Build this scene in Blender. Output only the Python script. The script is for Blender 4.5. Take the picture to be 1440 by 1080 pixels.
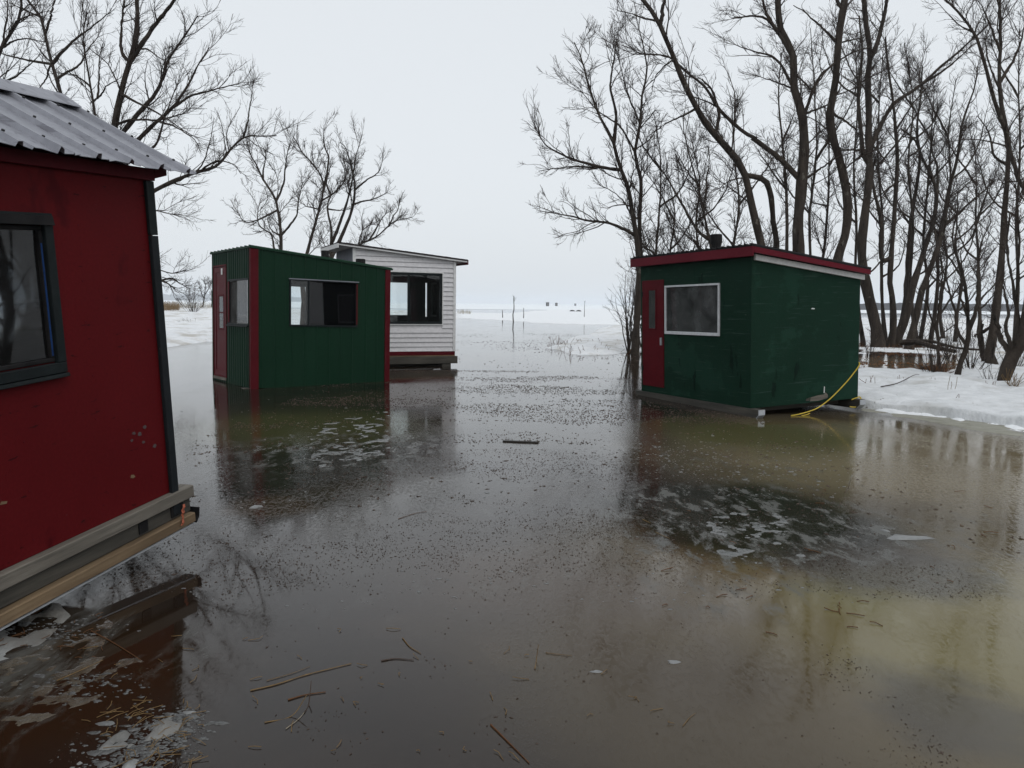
import bpy, bmesh, math, random
import numpy as np
from mathutils import Matrix, Vector

scene = bpy.context.scene
for o in list(bpy.data.objects):
    bpy.data.objects.remove(o)
COL = scene.collection

# ------------------------------------------------------------------ camera
F_PX, CAM_H = 1100.0, 1.5
ROLL = math.atan(0.0105)
PITCH = math.atan(113.2 * math.cos(ROLL) / F_PX)
fwd = np.array([0, math.cos(PITCH), -math.sin(PITCH)])
_r = np.array([1.0, 0, 0]); _u = np.cross(_r, fwd)
rgt = math.cos(ROLL) * _r + math.sin(ROLL) * _u
upv = -math.sin(ROLL) * _r + math.cos(ROLL) * _u
EYE = np.array([0, 0, CAM_H])
cd = bpy.data.cameras.new('camera'); cam = bpy.data.objects.new('camera', cd); COL.objects.link(cam)
M = Matrix.Identity(4)
for i in range(3):
    M[i][0], M[i][1], M[i][2], M[i][3] = rgt[i], upv[i], -fwd[i], EYE[i]
cam.matrix_world = M
cd.sensor_fit = 'HORIZONTAL'; cd.sensor_width = 36.0; cd.lens = 36.0 * F_PX / 1440.0
cd.clip_start = 0.05; cd.clip_end = 20000
scene.camera = cam

# ------------------------------------------------------------------ sky, sun, exposure
SUN_EL, SUN_AZ = math.radians(52), math.radians(150)      # a bright patch behind the overcast, over the right shoulder
world = bpy.data.worlds.new('World'); scene.world = world; world.use_nodes = True
wn = world.node_tree; wn.nodes.clear()
wo = wn.nodes.new('ShaderNodeOutputWorld'); bg = wn.nodes.new('ShaderNodeBackground')
sky = wn.nodes.new('ShaderNodeTexSky'); sky.sky_type = 'NISHITA'; sky.sun_disc = False
sky.sun_elevation = SUN_EL; sky.sun_rotation = SUN_AZ; sky.dust_density = 4.0; sky.air_density = 1.0
hs = wn.nodes.new('ShaderNodeHueSaturation'); hs.inputs['Saturation'].default_value = 0.30
mx = wn.nodes.new('ShaderNodeMix'); mx.data_type = 'RGBA'; mx.inputs[0].default_value = 0.80
mx.inputs[7].default_value = (7.26, 7.64, 7.98, 1)          # even cloud deck
wn.links.new(sky.outputs[0], hs.inputs['Color']); wn.links.new(hs.outputs[0], mx.inputs[6])
wn.links.new(mx.outputs[2], bg.inputs[0]); bg.inputs[1].default_value = 0.121
wn.links.new(bg.outputs[0], wo.inputs[0])
sd = bpy.data.lights.new('sun', 'SUN'); sd.energy = 0.5; sd.angle = math.radians(35); sd.color = (1, 0.97, 0.93)
sun = bpy.data.objects.new('sun', sd); COL.objects.link(sun)
sv = Vector((math.sin(SUN_AZ) * math.cos(SUN_EL), math.cos(SUN_AZ) * math.cos(SUN_EL), math.sin(SUN_EL)))
sun.rotation_euler = sv.to_track_quat('Z', 'Y').to_euler(); sun.location = (0, 0, 30)
vs = scene.view_settings; vs.view_transform = 'Standard'; vs.look = 'None'; vs.exposure = 0; vs.gamma = 1
vs.use_curve_mapping = False
scene.cycles.use_denoising = True
scene.cycles.max_bounces = 8; scene.cycles.transparent_max_bounces = 16
scene.cycles.sample_clamp_indirect = 4.0; scene.cycles.volume_bounces = 3

# ------------------------------------------------------------------ helpers
def ray(px, py):
    return fwd + rgt * (px - 720) / F_PX - upv * (py - 540) / F_PX
def G(px, py, z=0.0):
    d = ray(px, py); return EYE + d * (z - CAM_H) / d[2]
def at(px, py, Y):
    d = ray(px, py); return EYE + d * Y / d[1]
def unit(v):
    v = np.asarray(v, float); return v / np.maximum(np.linalg.norm(v, axis=-1, keepdims=True), 1e-9)

def _hash(ix, iy, seed):
    n = (ix.astype(np.int64) * 374761393 + iy.astype(np.int64) * 668265263 + seed * 974711) & 0x7fffffff
    n = ((n ^ (n >> 13)) * 1274126177) & 0x7fffffff
    return ((n ^ (n >> 16)) & 0xffff) / 65535.0 * 2 - 1
def vnoise(x, y, seed=0):
    x = np.asarray(x, float); y = np.asarray(y, float)
    ix = np.floor(x); iy = np.floor(y); fx = x - ix; fy = y - iy
    fx = fx * fx * (3 - 2 * fx); fy = fy * fy * (3 - 2 * fy)
    a = _hash(ix, iy, seed); b = _hash(ix + 1, iy, seed); c = _hash(ix, iy + 1, seed); d = _hash(ix + 1, iy + 1, seed)
    return (a * (1 - fx) + b * fx) * (1 - fy) + (c * (1 - fx) + d * fx) * fy
def fbm(x, y, seed=0, octv=4):
    s = 0; amp = 1.0; tot = 0
    for k in range(octv):
        s = s + amp * vnoise(np.asarray(x) * 2 ** k, np.asarray(y) * 2 ** k, seed + k * 17); tot += amp; amp *= 0.5
    return s / tot

def tag(o, label=None, cat=None, group=None, kind=None):
    if label: o['label'] = label
    if cat: o['category'] = cat
    if group: o['group'] = group
    if kind: o['kind'] = kind
    return o
def empty(name, loc=(0, 0, 0), label=None, cat=None, group=None):
    o = bpy.data.objects.new(name, None); COL.objects.link(o); o.location = loc; o.empty_display_size = 0.1
    return tag(o, label, cat, group)
def raw_mesh(name, V, faces_by_size, mat, parent=None, smooth=False):
    """V (n,3); faces_by_size: list of int arrays (m,k)."""
    me = bpy.data.meshes.new(name)
    V = np.asarray(V, np.float32)
    me.vertices.add(len(V)); me.vertices.foreach_set('co', V.ravel())
    fl = [np.asarray(f, np.int32) for f in faces_by_size if len(f)]
    nl = sum(f.size for f in fl); npol = sum(len(f) for f in fl)
    me.loops.add(nl); me.loops.foreach_set('vertex_index', np.concatenate([f.ravel() for f in fl]))
    me.polygons.add(npol)
    tot = np.concatenate([np.full(len(f), f.shape[1], np.int32) for f in fl])
    st = np.concatenate([[0], np.cumsum(tot)[:-1]]).astype(np.int32)
    me.polygons.foreach_set('loop_start', st); me.polygons.foreach_set('loop_total', tot)
    me.polygons.foreach_set('use_smooth', np.full(npol, smooth))
    me.update(calc_edges=True); me.validate()
    if mat: me.materials.append(mat)
    o = bpy.data.objects.new(name, me); COL.objects.link(o)
    if parent: o.parent = parent
    return o

class MB:
    def __init__(s): s.v = []; s.f = []
    def hexa(s, p):
        """p: 8 points, bottom 4 ccw then top 4 ccw"""
        b = len(s.v); s.v += [tuple(q) for q in p]
        s.f += [(b+3,b+2,b+1,b), (b+4,b+5,b+6,b+7)] + [(b+i, b+(i+1)%4, b+4+(i+1)%4, b+4+i) for i in range(4)]
        return s
    def box(s, x0, x1, y0, y1, z0, z1):
        return s.hexa([(x0,y0,z0),(x1,y0,z0),(x1,y1,z0),(x0,y1,z0),(x0,y0,z1),(x1,y0,z1),(x1,y1,z1),(x0,y1,z1)])
    def prism(s, prof, a, b, fn):
        """profile list of 2-D points (ccw), extruded a..b; fn(p, t) -> xyz"""
        k = len(prof); i0 = len(s.v)
        s.v += [tuple(fn(p, a)) for p in prof] + [tuple(fn(p, b)) for p in prof]
        s.f += [tuple(range(i0 + k - 1, i0 - 1, -1)), tuple(range(i0 + k, i0 + 2 * k))]
        s.f += [(i0 + i, i0 + (i + 1) % k, i0 + k + (i + 1) % k, i0 + k + i) for i in range(k)]
        return s
    def tube(s, pts, rad, k=8, cap=True):
        pts = np.asarray(pts, float); n = len(pts); rad = np.broadcast_to(np.asarray(rad, float), (n,))
        T = unit(np.gradient(pts, axis=0)); ref = np.array([0, 0, 1.0]) if abs(T[0][2]) < .9 else np.array([1.0, 0, 0])
        A = unit(np.cross(T, ref)); B = np.cross(T, A); b = len(s.v)
        for i in range(n):
            for j in range(k):
                a = 2 * math.pi * j / k; s.v.append(tuple(pts[i] + rad[i] * (A[i] * math.cos(a) + B[i] * math.sin(a))))
        for i in range(n - 1):
            for j in range(k):
                s.f.append((b+i*k+j, b+i*k+(j+1)%k, b+(i+1)*k+(j+1)%k, b+(i+1)*k+j))
        if cap: s.f += [tuple(range(b+k-1, b-1, -1)), tuple(range(b+(n-1)*k, b+n*k))]
        return s
    def build(s, name, mat, parent=None, bevel=0.0, smooth=False):
        me = bpy.data.meshes.new(name); me.from_pydata([tuple(map(float, v)) for v in s.v], [], s.f)
        bm = bmesh.new(); bm.from_mesh(me)
        bmesh.ops.recalc_face_normals(bm, faces=bm.faces)
        if bevel:
            bmesh.ops.bevel(bm, geom=list(bm.edges), offset=bevel, segments=1, affect='EDGES', clamp_overlap=True)
        bm.to_mesh(me); bm.free()
        if smooth: me.polygons.foreach_set('use_smooth', [True] * len(me.polygons))
        me.materials.append(mat)
        o = bpy.data.objects.new(name, me); COL.objects.link(o)
        if parent: o.parent = parent
        return o
def part(name, mat, parent, *boxes, bevel=0.0):
    m = MB()
    for b in boxes: m.box(*b)
    return m.build(name, mat, parent, bevel)

# ------------------------------------------------------------------ materials
def nodemat(name):
    m = bpy.data.materials.new(name); m.use_nodes = True; nt = m.node_tree
    return m, nt, nt.nodes['Principled BSDF']
def nd(nt, typ, **kw):
    n = nt.nodes.new(typ)
    for k, v in kw.items(): setattr(n, k, v)
    return n
def ramp(nt, stops, src):
    r = nd(nt, 'ShaderNodeValToRGB'); e = r.color_ramp.elements
    while len(e) < len(stops): e.new(0.5)
    for el, (p, c) in zip(e, stops):
        el.position = p; el.color = (c[0], c[1], c[2], 1) if isinstance(c, (tuple, list)) else (c, c, c, 1)
    nt.links.new(src, r.inputs[0]); return r.outputs[0]
def noise(nt, vec, scale, detail=4, rough=.55, dist=0.0):
    n = nd(nt, 'ShaderNodeTexNoise'); n.inputs['Scale'].default_value = scale; n.inputs['Detail'].default_value = detail
    n.inputs['Roughness'].default_value = rough; n.inputs['Distortion'].default_value = dist
    if vec is not None: nt.links.new(vec, n.inputs['Vector'])
    return n.outputs['Fac']
def mixc(nt, fac, a, b, blend='MIX'):
    m = nd(nt, 'ShaderNodeMix', data_type='RGBA', blend_type=blend)
    for s, v in ((0, fac), (6, a), (7, b)):
        if hasattr(v, 'is_linked'): nt.links.new(v, m.inputs[s])
        elif s == 0: m.inputs[0].default_value = v
        else: m.inputs[s].default_value = (*v, 1)
    return m.outputs[2]
def mapping(nt, scale, coord='Object', rot=(0, 0, 0)):
    tc = nd(nt, 'ShaderNodeTexCoord'); mp = nd(nt, 'ShaderNodeMapping'); mp.inputs['Scale'].default_value = scale
    mp.inputs['Rotation'].default_value = rot
    nt.links.new(tc.outputs[coord], mp.inputs[0]); return mp.outputs[0]
def bump(nt, bsdf, h, strength, dist):
    b = nd(nt, 'ShaderNodeBump'); b.inputs['Strength'].default_value = strength; b.inputs['Distance'].default_value = dist
    nt.links.new(h, b.inputs['Height']); nt.links.new(b.outputs[0], bsdf.inputs['Normal']); return b
def surf(name, c1, c2, scale=(3, 3, 3), rough=.6, r2=None, bstr=.2, bdist=.004, fine=30, chips=None, metallic=0.0, spec=.07):
    """two-tone weathered surface. chips = (colour, threshold, (sx,sy,sz))"""
    m, nt, p = nodemat(name)
    v = mapping(nt, scale); n1 = noise(nt, v, 1.0, 6, .6)
    v2 = mapping(nt, (fine, fine, fine)); n2 = noise(nt, v2, 1.0, 3)
    col = ramp(nt, [(.3, c1), (.7, c2)], n1)
    col = mixc(nt, ramp(nt, [(.35, .0), (.75, .35)], n2), col, tuple(x * .6 for x in c1))
    if chips:
        for (cc, th, cs) in chips:
            v3 = mapping(nt, cs); n3 = noise(nt, v3, 1.0, 5, .65)
            col = mixc(nt, ramp(nt, [(th, 0.0), (th + .035, 1.0)], n3), col, cc)
    nt.links.new(col, p.inputs['Base Color'])
    rr = ramp(nt, [(.3, rough), (.7, r2 if r2 is not None else min(1, rough + .15))], n1); nt.links.new(rr, p.inputs['Roughness'])
    p.inputs['Metallic'].default_value = metallic; p.inputs['Specular IOR Level'].default_value = spec
    mixh = nd(nt, 'ShaderNodeMath', operation='ADD'); nt.links.new(n1, mixh.inputs[0]); nt.links.new(n2, mixh.inputs[1])
    bump(nt, p, mixh.outputs[0], bstr, bdist)
    return m
def wood(name, c1, c2, axis=0, rough=.85):
    sc = [14, 14, 14]; sc[axis] = .9
    m, nt, p = nodemat(name)
    v = mapping(nt, tuple(sc)); n = noise(nt, v, 2.0, 6, .65, .4)
    big = noise(nt, mapping(nt, (1.5, 1.5, 1.5)), 1.0, 3)
    col = ramp(nt, [(.28, tuple(x * .45 for x in c1)), (.45, c1), (.7, c2)], n)
    col = mixc(nt, ramp(nt, [(.4, 0.), (.75, .55)], big), col, tuple(x * .5 for x in c1))
    nt.links.new(col, p.inputs['Base Color']); p.inputs['Roughness'].default_value = rough
    bump(nt, p, n, .5, .006); return m
def glass(name, tint=(.8, .85, .85), dust=.06, dustcol=(.3, .3, .3), wav=.0):
    m, nt, p = nodemat(name)
    out = nt.nodes['Material Output']
    tr = nd(nt, 'ShaderNodeBsdfTransparent'); tr.inputs[0].default_value = (*tint, 1)
    gl = nd(nt, 'ShaderNodeBsdfGlossy'); gl.inputs['Roughness'].default_value = .02
    df = nd(nt, 'ShaderNodeBsdfDiffuse'); df.inputs[0].default_value = (*dustcol, 1)
    fr = nd(nt, 'ShaderNodeFresnel'); fr.inputs[0].default_value = 1.45
    m1 = nd(nt, 'ShaderNodeMixShader'); m2 = nd(nt, 'ShaderNodeMixShader')
    nn = noise(nt, mapping(nt, (4, 4, 4)), 1.0, 5)
    nt.links.new(ramp(nt, [(.3, dust * .4), (.75, dust * 1.6)], nn), m1.inputs[0])
    nt.links.new(tr.outputs[0], m1.inputs[1]); nt.links.new(df.outputs[0], m1.inputs[2])
    nt.links.new(fr.outputs[0], m2.inputs[0]); nt.links.new(m1.outputs[0], m2.inputs[1]); nt.links.new(gl.outputs[0], m2.inputs[2])
    if wav:
        b = nd(nt, 'ShaderNodeBump'); b.inputs['Strength'].default_value = wav; b.inputs['Distance'].default_value = .02
        nt.links.new(noise(nt, mapping(nt, (1.6, 1.6, 1.1)), 1.0, 0), b.inputs['Height'])
        nt.links.new(b.outputs[0], gl.inputs['Normal']); nt.links.new(b.outputs[0], fr.inputs['Normal'])
    nt.links.new(m2.outputs[0], out.inputs[0]); return m

MAT = {}
MAT['red_ply'] = surf('red_painted_plywood', (.082, .0048, .0065), (.106, .0068, .0090), (1.2, 1.2, 1.2), .55, .7, .25, .004, 60,
                      chips=[((.060, .0035, .0055), .56, (1.3, 1.3, .8)), ((.10, .085, .08), .715, (7, 7, 14)), ((.030, .004, .005), .64, (8, 8, 30)), ((.13, .05, .05), .70, (4, 4, 60))])
MAT['red_dark'] = surf('dark_red_trim', (.070, .0055, .009), (.098, .009, .014), (3, 3, 3), .5)
MAT['red_fascia'] = surf('crimson_metal_fascia', (.105, .009, .017), (.140, .014, .024), (2, 2, 2), .38)
MAT['red_door'] = surf('crimson_door_paint', (.080, .005, .009), (.105, .008, .013), (2, 2, 6), .4, .5)
MAT['black_trim'] = surf('chipped_black_paint', (.012, .014, .016), (.022, .025, .028), (6, 6, 6), .45, .6, .5, .003, 40,
                         chips=[((.12, .11, .10), .66, (14, 14, 7))])
MAT['black_metal'] = surf('sooty_black_metal', (.010, .010, .011), (.025, .024, .024), (8, 8, 8), .6)
MAT['frame_dark'] = surf('dark_green_black_frame', (.010, .013, .014), (.018, .023, .024), (5, 5, 5), .4, .5,
                         chips=[((.2, .2, .2), .72, (25, 25, 25))])
MAT['blue_tape'] = surf('blue_tape', (.01, .03, .10), (.015, .05, .16), (9, 9, 9), .4)
MAT['galv'] = surf('weathered_galvanised_roofing', (.25, .255, .285), (.36, .365, .40), (2.5, .7, 2.5), .38, .6, .15, .002, 25, metallic=.45, chips=[((.20, .20, .225), .58, (9, .5, 9)), ((.16, .13, .11), .70, (5, 2, 5))])
MAT['galv_cut'] = surf('pale_metal_strip', (.42, .44, .47), (.55, .57, .60), (3, 3, 3), .35, metallic=.6)
MAT['screw'] = surf('dark_screw', (.03, .03, .03), (.05, .05, .05), (9, 9, 9), .5)
MAT['wood_grey'] = wood('weathered_grey_lumber', (.13, .115, .095), (.20, .18, .15))
MAT['wood_dark'] = wood('dark_lumber', (.050, .045, .036), (.085, .075, .060))
MAT['wood_tan'] = wood('tan_lumber', (.15, .098, .052), (.235, .165, .095))
MAT['wood_grey_y'] = wood('weathered_grey_lumber_lengthwise', (.12, .11, .09), (.20, .18, .15), 1)
MAT['wood_dark_y'] = wood('damp_dark_lumber_lengthwise', (.045, .042, .035), (.080, .072, .058), 1)
MAT['driftwood'] = wood('soaked_board', (.018, .015, .012), (.034, .028, .022))
MAT['plywood_in'] = wood('bare_plywood_inside', (.10, .075, .05), (.14, .105, .07), 2)
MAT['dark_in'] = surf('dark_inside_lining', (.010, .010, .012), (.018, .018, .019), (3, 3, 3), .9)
MAT['green_metal'] = surf('green_metal_siding', (.0060, .0255, .0135), (.0082, .033, .018), (1.5, 1.5, .6), .42, .55, .15, .003, 20,
                          chips=[((.035, .075, .05), .74, (6, 6, 2))])
MAT['green_ply'] = surf('green_painted_plywood', (.0062, .0245, .0150), (.0090, .033, .021), (1.6, 1.6, 1.6), .6, .75, .5, .004, 45,
                        chips=[((.0105, .037, .024), .54, (.9, .9, 1.3)), ((.022, .046, .036), .60, (1.6, 1.6, 42)), ((.10, .12, .105), .70, (5, 5, 40)), ((.0035, .013, .009), .62, (4, 4, 1.2))])
MAT['green_roof'] = surf('dark_green_roof_sheet', (.010, .035, .020), (.016, .048, .028), (2, 2, 2), .45)
MAT['asphalt_roof'] = surf('dark_shingle', (.035, .028, .030), (.055, .045, .046), (8, 8, 8), .85, None, .6, .006)
MAT['white_vinyl'] = surf('white_vinyl_siding', (.60, .59, .60), (.68, .67, .68), (1.2, 1.2, 2.5), .45, .55, .08, .002, 12)
MAT['white_trim'] = surf('white_painted_trim', (.60, .60, .60), (.72, .72, .71), (4, 4, 4), .45)
MAT['grey_metal_panel'] = surf('grey_corrugated_panel', (.19, .20, .23), (.25, .26, .29), (3, 3, 3), .5)
MAT['alu'] = surf('white_aluminium_frame', (.55, .56, .58), (.65, .66, .68), (5, 5, 5), .35)
MAT['scuff'] = surf('grey_scuff', (.075, .055, .055), (.11, .085, .085), (30, 30, 30), .7)
MAT['paper'] = surf('white_sticker', (.7, .7, .68), (.78, .78, .76), (9, 9, 9), .6)
MAT['rope_yellow'] = surf('yellow_rope', (.50, .36, .05), (.62, .47, .09), (40, 40, 40), .7, None, .6, .004)
MAT['twine'] = surf('orange_twine', (.32, .09, .05), (.42, .14, .09), (40, 40, 40), .8)
MAT['glass_red'] = glass('window_glass_reflective', (.50, .53, .55), .04, (.2, .2, .2), .55)
MAT['glass'] = glass('window_glass', (.95, .97, .97), .015)
MAT['glass_tint'] = glass('smoked_window_glass', (.30, .31, .35), .03, (.1, .1, .12))
MAT['glass_dusty'] = glass('dusty_window_glass', (.42, .42, .42), .28, (.22, .225, .22))
MAT['glass_milky'] = glass('milky_window_glass', (.40, .41, .41), .42, (.15, .155, .155))
MAT['bark'] = surf('grey_brown_bark', (.030, .024, .020), (.075, .061, .050), (7, 7, 1.4), .9, None, 1.0, .03, 24, chips=[((.115, .105, .088), .63, (5, 5, 3)), ((.016, .013, .011), .60, (9, 9, 1.0))])
MAT['twig'] = surf('twig_bark', (.036, .027, .023), (.062, .048, .041), (4, 4, 4), .85, None, .1, .002)
MAT['straw'] = surf('dry_straw', (.13, .082, .038), (.23, .155, .075), (20, 20, 20), .8)
MAT['straw_red'] = surf('rusty_reed', (.085, .040, .021), (.15, .075, .036), (20, 20, 20), .8)
MAT['straw_pale'] = surf('pale_reed', (.26, .22, .16), (.36, .31, .23), (20, 20, 20), .85)
MAT['debris'] = surf('wet_bark_bits', (.050, .036, .029), (.10, .075, .062), (3, 3, 3), .5)
MAT['treeline'] = surf('far_leafless_wood', (.030, .030, .036), (.05, .05, .055), (.05, .05, .3), .95)

def snow_mat(name, c1, c2, dirt=None, th=.68):
    m, nt, p = nodemat(name)
    v = mapping(nt, (1, 1, 1)); big = noise(nt, v, .7, 5, .6); fine = noise(nt, v, 26, 4, .6); mid = noise(nt, v, 4.5, 5, .6)
    col = ramp(nt, [(.3, c1), (.65, c2)], mid)
    if dirt:
        col = mixc(nt, ramp(nt, [(th - .1, 0.), (th + .06, .8)], big), col, dirt)
        spk = noise(nt, v, 16, 2, .5); col = mixc(nt, ramp(nt, [(.72, 0.), (.75, .8)], spk), col, (.12, .09, .06))
    nt.links.new(col, p.inputs['Base Color']); p.inputs['Roughness'].default_value = .75
    p.inputs['Specular IOR Level'].default_value = .3
    ad = nd(nt, 'ShaderNodeMath', operation='ADD'); nt.links.new(mid, ad.inputs[0]); nt.links.new(fine, ad.inputs[1])
    bump(nt, p, ad.outputs[0], .5, .03); return m
MAT['snow'] = snow_mat('old_wet_snow', (.76, .78, .80), (.84, .855, .87), (.55, .55, .54), .74)
MAT['snow_bank'] = snow_mat('pitted_thaw_snow', (.56, .575, .585), (.70, .715, .73), (.38, .37, .34), .62)
MAT['snow_dirty'] = snow_mat('old_snow_with_litter', (.66, .68, .70), (.80, .81, .82), (.40, .37, .32), .60)
MAT['slush'] = snow_mat('grey_slush', (.15, .15, .145), (.27, .275, .27), (.07, .052, .03), .56)  # slush grey, darkened further to stand for shade by the red shack
MAT['slush_wet'] = snow_mat('waterlogged_slush', (.060, .048, .032), (.13, .115, .09), (.04, .022, .010), .55)
MAT['slush_wet2'] = snow_mat('translucent_wet_slush', (.055, .056, .054), (.11, .112, .11), None)
MAT['slush_lump'] = snow_mat('pale_wet_slush', (.10, .103, .10), (.16, .163, .16), None)
for _n in ('slush_wet2', 'slush_lump', 'slush_wet'):
    _p = MAT[_n].node_tree.nodes['Principled BSDF']; _p.inputs['Roughness'].default_value = .22; _p.inputs['Specular IOR Level'].default_value = .5
MAT['ice_shelf'] = snow_mat('thin_wet_ice_shelf', (.20, .195, .155), (.30, .295, .25), None)
MAT['slush_flake'] = surf('frozen_slush_flake', (.10, .105, .105), (.20, .205, .205), (9, 9, 9), .30, .55, .8, .008, 60, spec=.5)
MAT['ice_pale'] = surf('pale_ice', (.17, .175, .175), (.24, .245, .245), (7, 7, 7), .30, .55, .6, .006, spec=.5)
MAT['far_ice'] = snow_mat('far_lake_ice', (.78, .82, .85), (.85, .88, .90), None)

def water_mat():
    m, nt, p = nodemat('flooded_lake_ice')
    v = mapping(nt, (1, 1, 1)); vs_ = mapping(nt, (1, .45, 1))
    big = noise(nt, v, .33, 4, .5, .6); mid = noise(nt, v, 1.3, 5, .6, .3); fine = noise(nt, v, 9, 5, .65)
    col = ramp(nt, [(.34, (.009, .0065, .0055)), (.5, (.018, .012, .0085)), (.66, (.027, .020, .011))], big)
    col = mixc(nt, ramp(nt, [(.45, 0.), (.8, .6)], mid), col, (.038, .026, .018))
    geo = nd(nt, 'ShaderNodeNewGeometry')
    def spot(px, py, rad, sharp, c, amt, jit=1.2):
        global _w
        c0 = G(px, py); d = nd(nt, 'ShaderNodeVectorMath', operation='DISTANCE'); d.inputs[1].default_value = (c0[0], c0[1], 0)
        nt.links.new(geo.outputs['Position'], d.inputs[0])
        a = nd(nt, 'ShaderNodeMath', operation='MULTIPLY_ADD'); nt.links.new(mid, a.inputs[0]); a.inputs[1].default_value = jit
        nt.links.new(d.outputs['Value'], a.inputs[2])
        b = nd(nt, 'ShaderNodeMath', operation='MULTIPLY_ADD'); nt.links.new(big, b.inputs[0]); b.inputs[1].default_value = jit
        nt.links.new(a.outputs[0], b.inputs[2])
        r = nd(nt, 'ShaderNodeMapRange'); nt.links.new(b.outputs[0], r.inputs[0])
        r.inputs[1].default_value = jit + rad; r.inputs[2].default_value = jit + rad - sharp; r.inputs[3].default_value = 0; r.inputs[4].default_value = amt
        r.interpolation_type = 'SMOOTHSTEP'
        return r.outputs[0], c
    # silt-yellow ice where the flood water is shallow, with olive, dark and brown patches besides
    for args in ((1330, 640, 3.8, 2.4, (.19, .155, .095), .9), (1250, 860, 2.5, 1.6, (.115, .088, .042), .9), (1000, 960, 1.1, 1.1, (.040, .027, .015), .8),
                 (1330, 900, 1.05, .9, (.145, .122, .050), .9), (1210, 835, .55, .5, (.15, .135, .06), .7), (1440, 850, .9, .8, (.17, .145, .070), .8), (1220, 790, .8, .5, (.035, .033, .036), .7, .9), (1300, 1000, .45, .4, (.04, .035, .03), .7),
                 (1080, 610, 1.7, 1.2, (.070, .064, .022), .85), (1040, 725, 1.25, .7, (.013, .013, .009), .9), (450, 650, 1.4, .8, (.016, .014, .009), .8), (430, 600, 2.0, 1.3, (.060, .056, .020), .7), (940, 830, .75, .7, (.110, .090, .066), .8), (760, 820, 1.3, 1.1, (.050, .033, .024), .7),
                 (100, 960, .8, .6, (.024, .013, .006), .9), (1265, 512, 4.0, 2.0, (.16, .115, .07), .9), (385, 712, .42, .2, (.030, .016, .006), .95, .5)):  # lower-left brown spot: red wall's reflection put into the base colour
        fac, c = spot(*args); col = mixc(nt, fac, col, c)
    sl1 = noise(nt, vs_, 7.5, 9, .68, .3); sl2 = noise(nt, vs_, 3.2, 9, .7, .5); slush = None
    for args, lo, hi in (((1050, 735, 1.55, .9, None, 1.0), .50, .60), ((470, 630, 1.5, .9, None, .9), .50, .60), ((1010, 815, .7, .5, None, .8), .52, .64), ((1300, 755, 1.3, .9, None, .7), .56, .68),
                         ((960, 650, 2.2, 1.4, None, .6), .54, .66), ((700, 720, 2.6, 1.8, None, .45), .55, .68), ((90, 930, .75, .4, None, .9), .50, .64)):
        fac, _c = spot(*args); k = nd(nt, 'ShaderNodeMath', operation='MULTIPLY'); nt.links.new(fac, k.inputs[0])
        nt.links.new(ramp(nt, [(lo, 0.), (hi, 1.)], sl1 if args[0] != 90 else sl2), k.inputs[1])
        if slush is None: slush = k
        else:
            mxx = nd(nt, 'ShaderNodeMath', operation='MAXIMUM'); nt.links.new(slush.outputs[0], mxx.inputs[0]); nt.links.new(k.outputs[0], mxx.inputs[1]); slush = mxx
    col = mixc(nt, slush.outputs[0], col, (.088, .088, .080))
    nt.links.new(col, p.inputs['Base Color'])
    p.inputs['IOR'].default_value = 1.34
    # still water near the shore is mirror smooth, refrozen film further out is duller
    sep = nd(nt, 'ShaderNodeSeparateXYZ'); nt.links.new(geo.outputs['Position'], sep.inputs[0])
    far = nd(nt, 'ShaderNodeMapRange'); nt.links.new(sep.outputs[1], far.inputs[0])
    far.inputs[1].default_value = 3.6; far.inputs[2].default_value = 6; far.inputs[3].default_value = 0; far.inputs[4].default_value = 1
    farx = nd(nt, 'ShaderNodeMapRange'); nt.links.new(sep.outputs[0], farx.inputs[0])
    farx.inputs[1].default_value = -1.7; farx.inputs[2].default_value = .2; farx.inputs[3].default_value = 0; farx.inputs[4].default_value = 1
    fmax = nd(nt, 'ShaderNodeMath', operation='MAXIMUM'); nt.links.new(far.outputs[0], fmax.inputs[0]); nt.links.new(farx.outputs[0], fmax.inputs[1]); far = fmax
    calm = nd(nt, 'ShaderNodeMapRange'); nt.links.new(sep.outputs[1], calm.inputs[0])      # open flood water further out is smoother
    calm.inputs[1].default_value = 7; calm.inputs[2].default_value = 16; calm.inputs[3].default_value = 1; calm.inputs[4].default_value = .38
    fm2 = nd(nt, 'ShaderNodeMath', operation='MULTIPLY'); nt.links.new(far.outputs[0], fm2.inputs[0]); nt.links.new(calm.outputs[0], fm2.inputs[1]); far = fm2
    film = noise(nt, vs_, .8, 6, .62, .5); rn = ramp(nt, [(.42, .035), (.62, .13)], film); patch = ramp(nt, [(.38, .08), (.58, 1.)], film)
    mulr = nd(nt, 'ShaderNodeMath', operation='MULTIPLY_ADD'); nt.links.new(rn, mulr.inputs[0]); nt.links.new(far.outputs[0], mulr.inputs[1]); mulr.inputs[2].default_value = .02
    rsl = nd(nt, 'ShaderNodeMath', operation='MULTIPLY_ADD'); nt.links.new(slush.outputs[0], rsl.inputs[0]); rsl.inputs[1].default_value = .25; nt.links.new(mulr.outputs[0], rsl.inputs[2])
    nt.links.new(rsl.outputs[0], p.inputs['Roughness'])
    grain = ramp(nt, [(.50, 0.), (.66, 1.)], noise(nt, vs_, 42, 4, .7))
    h1 = nd(nt, 'ShaderNodeMath', operation='MULTIPLY_ADD'); nt.links.new(grain, h1.inputs[0]); h1.inputs[1].default_value = .8; nt.links.new(fine, h1.inputs[2])
    h0 = nd(nt, 'ShaderNodeMath', operation='MULTIPLY'); nt.links.new(h1.outputs[0], h0.inputs[0]); nt.links.new(patch, h0.inputs[1])
    h3 = nd(nt, 'ShaderNodeMath', operation='MULTIPLY'); nt.links.new(h0.outputs[0], h3.inputs[0]); nt.links.new(far.outputs[0], h3.inputs[1])
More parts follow.
